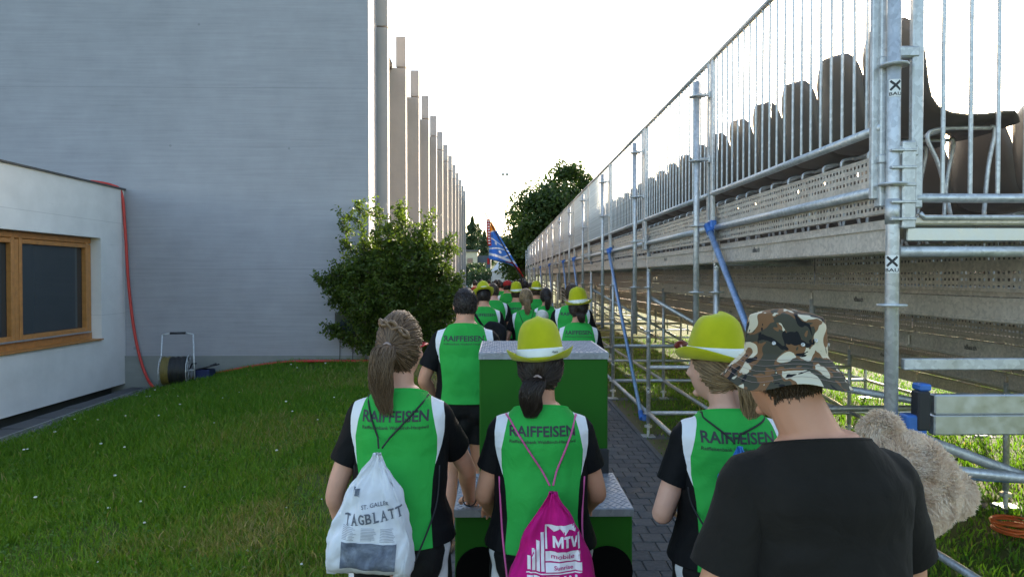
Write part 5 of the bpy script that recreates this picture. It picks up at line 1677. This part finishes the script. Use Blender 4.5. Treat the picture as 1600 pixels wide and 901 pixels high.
def project(bvp, vs2, fs, ox, oz, off_=.0028, step=.0075, rot=0):
    vs2, fs = dice(vs2, fs, step)
    pts = []
    cr_, sr_ = math.cos(rot), math.sin(rot)
    for u, v in vs2:
        x = ox + u * cr_ - v * sr_; z = oz + u * sr_ + v * cr_
        h = bvp.ray_cast(Vector((x, -1, z)), Vector((0, 1, 0)))
        pts.append(Vector((x, h[0].y - off_, z)) if h[0] is not None else None)
    fs = [f for f in fs if all(pts[i] is not None for i in f)]
    used = sorted(set(i for f in fs for i in f)); mp = {k: n for n, k in enumerate(used)}
    return [pts[i] for i in used], [tuple(mp[i] for i in f) for f in fs]
def rect(x0, z0, x1, z1): return [(x0, z0), (x1, z0), (x1, z1), (x0, z1)], [(0, 1, 2, 3)]
def poly(pts): return list(pts), [tuple(range(len(pts)))]

M['magenta'] = cloth('magenta_nylon', (.50, .010, .17)); M['pinkcord'] = plain('pink_cord', (.55, .09, .26), .7); M['blackcord'] = plain('black_cord', (.012, .012, .014), .7)
M['whiteprint'] = plain('white_print', (.72, .66, .70), .6); M['newsbag'] = cloth('white_nylon', (.66, .67, .72)); M['greyprint'] = plain('grey_print', (.10, .11, .14), .7)
t = NT('printed_photo'); co = t.coord('Object'); nn_ = t.noise(co, 16, 6, .65, .6); t.set(col=t.ramp(nn_, [(.25, (.035, .045, .075)), (.5, (.12, .14, .19)), (.75, (.28, .31, .38))]), rough=.7); M['photoprint'] = t.mat
M['textprint'] = plain('faint_text_print', (.30, .31, .36), .7); M['bluenylon'] = cloth('blue_nylon', (.06, .20, .55)); M['greynylon'] = cloth('grey_nylon', (.075, .06, .09))

def print_festival(bvp, po, w, h):
    b = MB(); top = -.118
    def add(shape, ox=0, oz=0, **k):
        v, f = project(bvp, [(x + ox, (z + oz - top) * .90 - .098) for x, z in shape[0]], shape[1], 0, 0, **k); b.add(v, f)
    # frame of the music-tv block: outer outline with cut letters inside
    add(rect(-.028, top - .078, -.022, top)); add(rect(.078, top - .078, .084, top)); add(rect(-.022, top - .006, .078, top)); 
    add(poly([(-.022, top - .006), (.0, top - .022), (.02, top - .01), (.036, top - .03), (.05, top - .014), (.07, top - .022), (.078, top - .006)]))
    # block M with TV
    add(poly([(-.004, top - .072), (-.004, top - .036), (.004, top - .036), (.013, top - .054), (.022, top - .036), (.030, top - .036), (.030, top - .072), (.023, top - .072), (.023, top - .052), (.013, top - .070), (.003, top - .052), (.003, top - .072)]))
    add(poly([(.032, top - .034), (.053, top - .034), (.053, top - .042), (.0465, top - .042), (.0465, top - .072), (.0385, top - .072), (.0385, top - .042), (.032, top - .042)]))
    add(poly([(.054, top - .036), (.061, top - .036), (.0665, top - .060), (.071, top - .036), (.077, top - .036), (.070, top - .072), (.062, top - .072)]))
    add(rect(-.028, top - .120, .084, top - .086)); add(rect(-.028, top - .152, .090, top - .125))
    for k in range(4):
        add(rect(-.086 + k * .0145, top - .150, -.0755 + k * .0145, top - .105 + k * .026))
    add(rect(-.09, top - .160, .09, top - .156))
    add(text_fit('FESTIVAL', .175, .038, .035), 0, top - .185)
    b.build('print', M['whiteprint'], po)
    b = MB()
    add(text_fit('mobile', .075, .017, .004), .028, top - .102, off_=.006); add(text_fit('Sunrise', .062, .013, .014), .030, top - .139, off_=.006)
    b.build('print_text', M['magenta'], po)

def print_news(bvp, po, w, h):
    b = MB()
    def add(shape, ox=0, oz=0, **k): v, f = project(bvp, shape[0], shape[1], ox, oz, **k); b.add(v, f)
    def serif_word(word, cx, cz, H_, W_, rot):
        # heavy roman capitals with slab serifs
        n = len(word); cw = W_ / n
        for i, ch in enumerate(word):
            u0 = -W_ / 2 + (i + .5) * cw
            v, f = text_fit(ch, cw * (.80 if ch != 'L' else .62), H_, .02)
            ox = cx + u0 * math.cos(rot); oz = cz + u0 * math.sin(rot) + .55 * u0 * u0
            r2 = rot + 1.1 * u0
            add((v, f), ox, oz, rot=r2)
            ser = {'T': [(0, -1)], 'A': [(-.34, -1), (.34, -1)], 'L': [(-.28, -1), (-.28, 1)], 'B': [(-.34, -1), (-.34, 1)], 'G': []}[ch]
            for (sx_, sz_) in ser:
                q, g_ = rect(-cw * .17, -H_ * .035, cw * .17, H_ * .035)
                add((q, g_), ox + (sx_ * cw) * math.cos(r2) - sz_ * H_ * .48 * math.sin(r2), oz + (sx_ * cw) * math.sin(r2) + sz_ * H_ * .48 * math.cos(r2), rot=r2, off_=.0026)
    serif_word('TAGBLATT', 0.008, -.188, .032, .185, .20)
    add(text_fit('ST. GALLER', .085, .012, .01), .012, -.150, rot=.2)
    b.build('print', M['greyprint'], po)
    b = MB(); add(rect(-.085, -.355, .088, -.268), step=.006, off_=.0036); b.build('print_photo', M['photoprint'], po)
    b = MB(); add(rect(-.062, -.128, -.040, -.104), rot=0); b.build('print_stamp', M['photoprint'], po)
    b = MB(); rr = random.Random(3)
    for k in range(9):
        for c_ in range(3):
            x0 = -.085 + c_ * .06; add(rect(x0, -.222 - k * .0048, x0 + .048 * rr.uniform(.7, 1), -.2202 - k * .0048), off_=.002)
    b.build('print_text', M['textprint'], po)

# ------------------------------------------------------------------ the walkers
def px2(px, Y): return (px - 780) / 1100 * Y
GRP = 'people in green jerseys walking along the path'
# girl leaning on the cart
x1 = px2(625, 2.5)
P1 = person((x1, 2.5), 1.745, 'F', 0, 'bare-headed walker with brown braided ponytail, newspaper drawstring bag on her back', GRP,
    arms={'R': ((.235, .17, 1.13), (.240, .415, .935)), 'L': ((-.232, -.03, 1.10), (-.222, .10, .87))}, hands={'R': ((.15, 1, -.28), (0.1, .3, 1), -1, .35)},
    head=(-.24, -.05, 0), hair=dict(style='tail', colour='light', braid=True, tie=(0, -.100, .012), tail=[(0, -.106, .010), (-.004, -.140, .0), (-.012, -.150, -.06), (-.010, -.142, -.13), (.006, -.135, -.205)], width=.047), vox=.0062, seed=1, skin=0, letter=True)
P1['root'].scale = (.93, 1, 1); bpy.context.view_layer.update()
# red glasses temple
b = MB(); HMx = P1['HM']
b.tube([HMx @ Vector(p) for p in ((.082, -.02, .008), (.083, .05, .014), (.074, .092, .014))], .0035, 6); b.tube([HMx @ Vector(p) for p in ((-.082, -.02, .008), (-.083, .05, .014), (-.074, .092, .014))], .0035, 6)
b.tube([HMx @ Vector(p) for p in ((-.074, .092, .014), (-.03, .108, .016), (0, .112, .014), (.03, .108, .016), (.074, .092, .014))], .0035, 6)
b.build('glasses', M['redplastic'], P1['root'], True)
b = MB(); w_ = Vector((.240, .415, .935)) * P1['s']; b.tube([w_ + Vector((.03 * math.cos(a), -.02 + .012 * math.sin(a), .026 * math.sin(a))) for a in np.linspace(0, 6.283, 17)], .003, 6); b.build('wristband', M['blackcord'], P1['root'], True)
bag(P1, (-.042, 1.315), .275, .385, .14, M['newsbag'], M['blackcord'], 'white newspaper-print drawstring bag with black cords', 'drawstring_bag', 20, 2, rot=R(4), skew=.0, printer=print_news, sh_x=.108)
# girl with the lime hat behind the cart
x2 = px2(845, 2.55)
P2 = person((x2, 2.55), 1.665, 'F', 0, 'walker in lime trilby with dark ponytail and magenta festival bag, pushing the cart', GRP,
    arms={'R': ((.212, .02, 1.12), (.200, .27, .965)), 'L': ((-.208, .02, 1.12), (-.19, .27, .965))}, hands={'R': ((.05, 1, -.25), (0, .2, 1), -1, .4), 'L': ((-.05, 1, -.25), (0, .2, 1), 1, .4)},
    head=(-.10, -.05, 0), head_off=(0, 0), hair=dict(style='tail', colour='dark', tie=(0, -.090, -.035), tail=[(0, -.094, -.036), (-.012, -.125, -.045), (-.030, -.138, -.085), (-.026, -.130, -.13), (-.030, -.125, -.165)], width=.042), hat='trilby', hat_tilt=(R(-2), R(-4)), vox=.0062, seed=2, skin=1)
bag(P2, (.026, 1.172), .30, .42, .15, M['magenta'], M['pinkcord'], 'magenta festival drawstring bag with white print and pink cords', 'drawstring_bag', 18, 7, printer=print_festival, sh_x=.128, cr=.0036)
# girl on the right
x3 = px2(1143, 2.35)
P3 = person((x3, 2.35), 1.69, 'F', R(-4), 'walker in lime trilby looking aside, long blond ponytail and maroon sunglasses', GRP,
    arms={'L': ((-.225, -.02, 1.10), (-.16, .20, 1.06)), 'R': ((.225, .0, 1.10), (.17, .20, 1.04))}, head=(R(32), 0, 0), head_off=(-.045, .0),
    hair=dict(style='tail', colour='blond', tie=(0.01, -.088, -.035), tail=[(.008, -.092, -.036), (.02, -.125, -.055), (.035, -.125, -.13), (.030, -.115, -.20), (.025, -.11, -.27)], width=.040), hat='trilby', hat_tilt=(R(-1), R(2)), vox=.0062, seed=3, skin=2)
b = MB(); HMx = P3['HM'] @ Matrix.Translation((0, 0, .046))
b.tube([HMx @ Vector(p) for p in ((.09, .06, .012), (.055, .112, .022), (0, .132, .022), (-.055, .112, .022), (-.094, .05, .014), (-.098, .0, .004))], .005, 6)
for sg in (-1, 1): b.ell(HMx @ Vector((sg * .042, .124, .022)), (.030, .006, .016), P3['HR'], 12, 8)
b.build('sunglasses', M['maroon'], P3['root'], True)
bag(P3, (-.022, 1.358), .19, .30, .09, M['bluenylon'], M['blackcord'], 'small blue drawstring bag on the blond walker', 'drawstring_bag', 14, 4, sh_x=.10, lower=True)
# man in the dark tee
x4 = px2(1283, 1.65)
P4 = person((x4, 1.65), 1.755, 'M', R(4), 'man in charcoal T-shirt and camouflage bucket hat carrying a plush bear', None, top='tee', bottom='trousers',
    arms={'R': ((.255, .05, 1.10), (.265, .27, 1.02)), 'L': ((-.252, -.02, 1.09), (-.235, .10, .86))}, hands={'R': ((-.1, 1, .1), (1, 0, .2), 1, .6)},
    head=(R(14), R(-4), 0), head_off=(-.062, .02), hair=dict(style='short', colour='short'), hat='camo', hat_tilt=(R(2), R(3)), vox=.0064, seed=4, skin=1, letter=False, shirt_loose=.0, hem=.86, hat_scale=.90, head_up=.018)

# plush bear
M['plush'] = hair_mat('plush_fur', (.84, .62, .44), (.97, .81, .64)); M['plush'].node_tree.nodes['Principled BSDF'].inputs['Roughness'].default_value = .95
M['plush'].node_tree.nodes['Principled BSDF'].inputs['Specular IOR Level'].default_value = .1
_t = M['plush'].node_tree; _tr = _t.nodes.new('ShaderNodeBsdfTranslucent'); _mx = _t.nodes.new('ShaderNodeMixShader'); _mx.inputs[0].default_value = .10
_t.links.new(_t.nodes['Principled BSDF'].inputs['Base Color'].links[0].from_socket, _tr.inputs[0]); _t.links.new(_t.nodes['Principled BSDF'].outputs[0], _mx.inputs[1]); _t.links.new(_tr.outputs[0], _mx.inputs[2]); _t.links.new(_mx.outputs[0], _t.nodes['Material Output'].inputs[0])
def plush(loc, tilt, yaw):
    root = empty('plush_bear', loc, yaw, 'large beige plush bear with round ears held against the man in charcoal', 'soft toy')
    root.rotation_euler = (R(-12), tilt, yaw)
    rg = np.random.default_rng(77)
    def fur(c, rad, n, name, parent, ln=.017):
        d = rg.normal(size=(n, 3)); d /= np.linalg.norm(d, axis=1)[:, None]; p = np.array(c) + d * np.array(rad)
        nrm = d / np.array(rad); nrm /= np.linalg.norm(nrm, axis=1)[:, None]
        cl = np.stack([np.sin(p[:, 1] * 75 + 3 * np.sin(p[:, 2] * 40)), np.sin(p[:, 2] * 70 + 2 * np.sin(p[:, 0] * 50)), np.sin(p[:, 0] * 80 + p[:, 1] * 30)], 1) * .55
        dirv = nrm + cl + rg.normal(size=(n, 3)) * .3 + np.array([0, 0, -.3]); dirv /= np.linalg.norm(dirv, axis=1)[:, None]
        L2 = (ln * rg.uniform(.6, 1.3, n))[:, None]
        paths = np.stack([p - nrm * .004, p + (nrm * .5 + dirv * .5) * L2 * .6, p + dirv * L2], 1)
        V, F, q = tubes_np(paths, np.tile(np.array([.0016, .0014, .0004]), (n, 1)), rg.random(n) * .7 + .3 * (np.sin(p[:, 0] * 60) * .5 + .5), 3)
        o = link(name, np_mesh(name, V, F, M['plush'], np.clip(q, 0, 1)), parent); return o
    def ball(c, rad, name, n, parent=root, ln=.017):
        b = MB(); b.ell(c, rad, None, 24, 16); me = b.mesh(name, M['plush'], True); rnd_attr(me, [.8] * len(me.vertices)); o = link(name, me, parent); fur(c, rad, n, 'fur', o, ln); return o
    ball((0, 0, 0), (.140, .135, .146), 'head', 26000)
    ball((.138, .0, .104), (.058, .036, .060), 'ear', 5000); ball((-.138, .0, .058), (.058, .036, .060), 'ear', 5000)
    ball((0, .12, -.03), (.06, .05, .045), 'muzzle', 1500); b = MB(); b.ell((0, .168, -.015), (.018, .01, .012)); b.build('nose', M['ink'], root, True)
    for sg in (-1, 1):
        b = MB(); b.ell((sg * .05, .127, .03), (.011, .008, .011)); b.build('eye', M['ink'], root, True)
    b = MB(); b.ell((0, .02, -.25), (.13, .11, .16), None, 24, 16); b.build('green_shirt', GREENC, root, True)
    for sg in (-1, 1):
        b = MB(); limb(b, [(sg * .10, .02, -.16), (sg * .17, .07, -.23), (sg * .17, .13, -.30)], [.045, .05, .045]); me = b.mesh('arm', M['plush'], True); rnd_attr(me, [.4] * len(me.vertices)); link('arm', me, root)
        b = MB(); limb(b, [(sg * .07, .03, -.36), (sg * .10, .10, -.44), (sg * .11, .16, -.48)], [.055, .06, .06]); me = b.mesh('leg', M['plush'], True); rnd_attr(me, [.4] * len(me.vertices)); link('leg', me, root)
tp = W(1416, 762, 1.98); plush(tp, R(48), 0)

# middle distance
P5 = person((px2(727, 5.0), 5.0), 1.80, 'M', R(-2), 'dark-haired bare-headed man in green jersey walking beside the tall podium step', GRP, head=(R(4), 0, 0), hair=dict(style='short', colour='dark'), vox=.011, detail=.6, seed=5, skin=1, stride=.16, arms={'L': ((-.27, -.04, 1.10), (-.22, .12, .90)), 'R': ((.26, -.06, 1.10), (.25, .04, .86))})
P6 = person((px2(904, 6.3), 6.3), 1.72, 'F', R(-6), 'lime-hatted walker with dark hair ahead of the podium, next to the scaffold', GRP, hair=dict(style='tail', colour='dark', tie=(0, -.085, -.04), tail=[(0, -.09, -.04), (.02, -.11, -.06), (.03, -.11, -.12)], width=.035), hat='trilby', hat_tilt=(R(-2), R(-5)), vox=.012, detail=.6, seed=6, skin=1)
MID = [
 # px, Y, H, sex, hat, hair colour, style, label, skin
 (894, 8.2, 1.80, 'M', None, 'short', 'short', 'bare-headed brown-haired man next to the scaffold posts, ahead of the lime-hatted woman', 1),
 (756, 8.6, 1.76, 'M', 'trilby', 'dark', 'short', 'lime-hatted walker with a black shoulder bag beside the shrub', 1),
 (771, 10.4, 1.78, 'M', None, 'short', 'short', 'bare-headed walker half hidden by the lime-hatted one with a black bag', 0),
 (807, 10.6, 1.74, 'M', 'trilby', 'short', 'short', 'lime-hatted walker between the flag bearer and the red-capped man', 1),
 (822, 8.8, 1.72, 'F', None, 'blond', 'tail', 'walker with long blond ponytail and grey bag, ball under her arm', 2),
 (838, 12.0, 1.74, 'M', 'trilby', 'brown', 'short', 'lime-hatted walker just ahead of the dark ponytail woman', 1),
 (853, 10.2, 1.71, 'F', None, 'dark', 'tail', 'woman with dark ponytail in green jersey beside the scaffold', 1),
 (793, 14.0, 1.80, 'M', None, 'dark', 'short', 'man in a red cap and green jersey ahead of the hats', 1),
 (820, 15.5, 1.80, 'M', None, 'dark', 'short', 'dark-haired flag bearer holding the pole', 1),
 (830, 14.2, 1.76, 'M', None, 'dark', 'short', 'dark-haired walker close behind the flag bearer', 1),
]
MP = []
for i, (px, Y, H, sx_, hat, hc, hst, lab, sk) in enumerate(MID):
    hr = dict(style=hst, colour=hc)
    if hst == 'tail': hr.update(tie=(0, -.095, 0), tail=[(0, -.10, 0), (.01, -.125, -.02), (.015, -.13, -.10), (.01, -.125, -.19)], width=.042)
    ar = None
    if i == 4: ar = {'R': ((.30, -.06, 1.16), (.24, .06, 1.02)), 'L': ((-.25, -.03, 1.09), (-.24, .06, .85))}
    if i == 8: ar = {'R': ((.24, .10, 1.14), (.10, .28, 1.22)), 'L': ((-.22, .12, 1.14), (-.03, .30, 1.05))}
    MP.append(person((px2(px, Y), Y), H, sx_, R(random.uniform(-5, 5)), lab, GRP, hair=hr, hat=hat, vox=.015, detail=.35, seed=10 + i, skin=sk, stride=random.choice([-.16, .16, .1]), arms=ar, letter=i in (0, 1, 3), hat_tilt=(R(random.uniform(-6, 2)) if i != 1 else R(-32), R(random.uniform(-6, 6)))))
# red cap
b = MB(); n = 24
b.ell((0, 0, .05), (.086, .105, .075), None, 20, 10); b.box((0, .13, .045), (.12, .08, .008), bev=.003)
o = b.build('red_cap', REDC, MP[7]['root'], True); o.matrix_local = MP[7]['HM']
# ball under the arm
bp = MP[4]['root'].matrix_world @ Vector((.225, .02, 1.0))
bp = Vector((px2(847, 8.72), 8.72, W(847, 494, 8.72).z))
b = MB(); b.ell(bp, (.082, .082, .082), None, 24, 16); o = b.build('ball', plain('ball_leather', (.58, .55, .50), .5, 0, 25, .12, 40, .2), None, True)
tag(o, 'white ball carried under the arm of the blond ponytail walker', 'ball')
bag(MP[4], (-.0, 1.22), .26, .36, .12, M['greynylon'], M['blackcord'], 'dark grey drawstring bag of the blond ponytail walker', 'drawstring_bag', 14, 5, lower=False, sh_x=.09)
# black shoulder bag
q = MP[1]['root'].matrix_world @ Vector((.12, -.20, 1.17))
sb = empty('shoulder_bag', q, 0, 'black shoulder bag slung behind a lime-hatted walker', 'bag')
b = MB(); b.ell((0, 0, 0), (.15, .085, .17), Matrix.Rotation(R(12), 3, 'Y'), 20, 12, fn=lambda d, p: Vector((math.copysign(abs(d.x) ** .7, d.x) * .15, math.copysign(abs(d.y) ** .7, d.y) * .08, math.copysign(abs(d.z) ** .75, d.z) * .17 - .02 * d.x))); me = remesh(b, .012, 3); wrinkle(me, .006); link('bag_body', finish(me, BLACKC, 'bag_body'), sb)
pts = []
for k in range(14):
    u = k / 13; h = hug(MP[1]['bvh'], -.13 + .2 * u, 1.46 - .30 * u, .012)
    if h is not None: pts.append(sb.matrix_world.inverted() @ q.lerp(q, 0) if False else (MP[1]['root'].matrix_world @ h) - q)
if len(pts) > 2: b = MB(); b.tube(pts, .02, 6, flat=.3); b.build('strap', BLACKC, sb, True)

# far crowd
FAR = [(742, 24, 'red'), (752, 27, 'red'), (764, 30, 'dark'), (775, 22, 'dark'), (783, 18, 'green'), (788, 26, 'red'), (800, 20, 'green'), (812, 23, 'dark'), (806, 30, 'red'), (757, 19, 'dark'), (770, 34, 'red'), (796, 33, 'dark'), (780, 29, 'light'), (818, 27, 'red'), (748, 32, 'dark')]
proto = {}
wear = {'red': 'red top', 'dark': 'black top', 'green': 'green jersey', 'light': 'pale top'}
for i, (px, Y, c_) in enumerate(FAR):
    x = px2(px, Y)
    lab = 'distant walker in a ' + wear[c_] + ' far along the path, in front of the white tent'
    if c_ not in proto:
        mt = {'red': REDC, 'dark': BLACKC, 'green': GREENC, 'light': WHITEC}[c_]
        proto[c_] = person((x, Y), 1.76, 'M', 0, lab, 'distant people far along the path', hair=dict(style='short', colour='dark'), vox=.024, detail=.12, seed=40 + i, top='jersey' if c_ == 'green' else 'tee', top_mat=mt, letter=False)['root']
    else:
        r0 = proto[c_]; r1 = r0.copy(); COL.objects.link(r1); r1.location = (x, Y, 0); r1.rotation_euler = (0, 0, R(random.uniform(-15, 15))); r1['label'] = lab
        sc = random.uniform(.94, 1.03); r1.scale = (sc, sc, sc)
        for ch in r0.children:
            k = ch.copy(); COL.objects.link(k); k.parent = r1
            for g2 in ch.children: k2 = g2.copy(); COL.objects.link(k2); k2.parent = k

# ------------------------------------------------------------------ flag
FY = 15.75
fl = empty('carried_flag', W(822, 446, FY), 0, 'blue red and yellow flag with white curves on a slanted pole', 'flag')
o0 = W(822, 446, FY)
top = W(755, 328, FY); mid_ = W(764, 345, FY)
b = MB(); b.tube([W(826, 462, FY) - o0, W(812, 430, FY) - o0, W(755, 328, FY) - o0], [.016, .016, .012], 8); b.build('pole', M['ink'], fl, True)
t = NT('flag_cloth'); at = t.new('Attribute', attribute_name='u'); at2 = t.new('Attribute', attribute_name='v')
u, v = at.outputs['Fac'], at2.outputs['Fac']
c = t.ramp(u, [(0, (.72, .38, .03)), (.145, (.72, .38, .03)), (.15, (.62, .62, .64)), (.175, (.09, .25, .62)), (.83, (.09, .25, .62)), (.835, (.55, .03, .03))], 'CONSTANT')
def band(u0, amp, ph, th):
    f = t.math('ADD', u0, t.math('MULTIPLY', t.math('SINE', t.math('ADD', t.math('MULTIPLY', v, 2.6), ph)), amp))
    return t.math('LESS_THAN', t.math('ABSOLUTE', t.math('SUBTRACT', u, f)), th)
for (u0, amp, ph, th) in ((.40, -.11, -.9, .012), (.56, -.07, .1, .012), (.60, .06, .0, .010), (.72, -.08, -.5, .028)):
    inside = t.math('MULTIPLY', t.math('GREATER_THAN', u, .19), t.math('LESS_THAN', u, .82))
    c = t.mix(t.math('MULTIPLY', band(u0, amp, ph, th), inside), c, (.68, .70, .74))
for (uu, vv) in ((.40, .55), (.56, .45)):
    d2 = t.math('ADD', t.math('POWER', t.math('MULTIPLY', t.math('SUBTRACT', u, uu), 1.6), 2), t.math('POWER', t.math('MULTIPLY', t.math('SUBTRACT', v, vv), .7), 2))
    c = t.mix(t.math('LESS_THAN', d2, .0022), c, (.68, .70, .74))
t.set(col=c, rough=.75, spec=.2)
tr = t.new('BsdfTranslucent'); t.l.new(c, tr.inputs[0]); mx = t.new('MixShader'); mx.inputs[0].default_value = .35
t.l.new(t.bsdf.outputs[0], mx.inputs[1]); t.l.new(tr.outputs[0], mx.inputs[2]); t.l.new(mx.outputs[0], t.out.inputs[0])
M['flag'] = t.mat
nu, nv = 40, 16; vs = []; U = []; Vv = []
hoistT = Vector((768, 346)); hoistB = Vector((818, 430)); freeT = Vector((766, 352)); freeB = Vector((764, 405))
for i in range(nu + 1):
    u_ = i / nu
    a = Vector((767, 345)).lerp(Vector((818, 431)), u_)
    # free edge: hangs down from the top towards the lower left, then sweeps back to the pole
    fx = np.interp(u_, [0, .2, .5, .75, .88, 1], [766, 765, 764, 764, 802, 815]); fy_ = np.interp(u_, [0, .2, .5, .75, .88, 1], [350, 365, 386, 404, 410, 427])
    for j in range(nv + 1):
        v_ = j / nv; pxy = a.lerp(Vector((fx, fy_)), v_)
        sag = math.sin(v_ * math.pi) * 3 * u_
        p = W(pxy.x, pxy.y + sag, FY) - o0; p.y += .10 * math.sin(v_ * 7 + u_ * 4) * v_ + .02
        vs.append(tuple(p)); U.append(u_); Vv.append(v_)
me = np_mesh('cloth', vs, [(i * (nv + 1) + j, i * (nv + 1) + j + 1, (i + 1) * (nv + 1) + j + 1, (i + 1) * (nv + 1) + j) for i in range(nu) for j in range(nv)], M['flag'], None, True)
fattr(me, 'u', U); fattr(me, 'v', Vv)
co_ = link('cloth', me, fl); sd = co_.modifiers.new('t', 'SOLIDIFY'); sd.thickness = .003
b = MB(); pts = [W(x_, y_, FY) - o0 + Vector((0, -.05 - .01 * k, 0)) for k, (x_, y_) in enumerate(((763, 343), (763, 358), (764, 372), (765, 384)))]
for k in range(3):
    p, q_ = pts[k], pts[k + 1]; b.add([p + Vector((-.045, 0, 0)), p + Vector((.045, .01, 0)), q_ + Vector((.04, .01, 0)), q_ + Vector((-.04, 0, 0))], [(0, 1, 2, 3)])
st_ = b.build('red_streamer', REDC, fl)
sd = st_.modifiers.new('t', 'SOLIDIFY'); sd.thickness = .003
b = MB()
for k in range(9):
    p = pts[0].lerp(pts[-1], (k + .7) / 9.6); b.box(p + Vector((.0, -.012, 0)), (.045, .003, .028))
b.build('streamer_writing', M['whiteprint'], fl)
b = MB(); p = W(763, 408, FY) - o0; b.box(p, (.05, .004, .14)); b.build('tassel', REDC, fl)
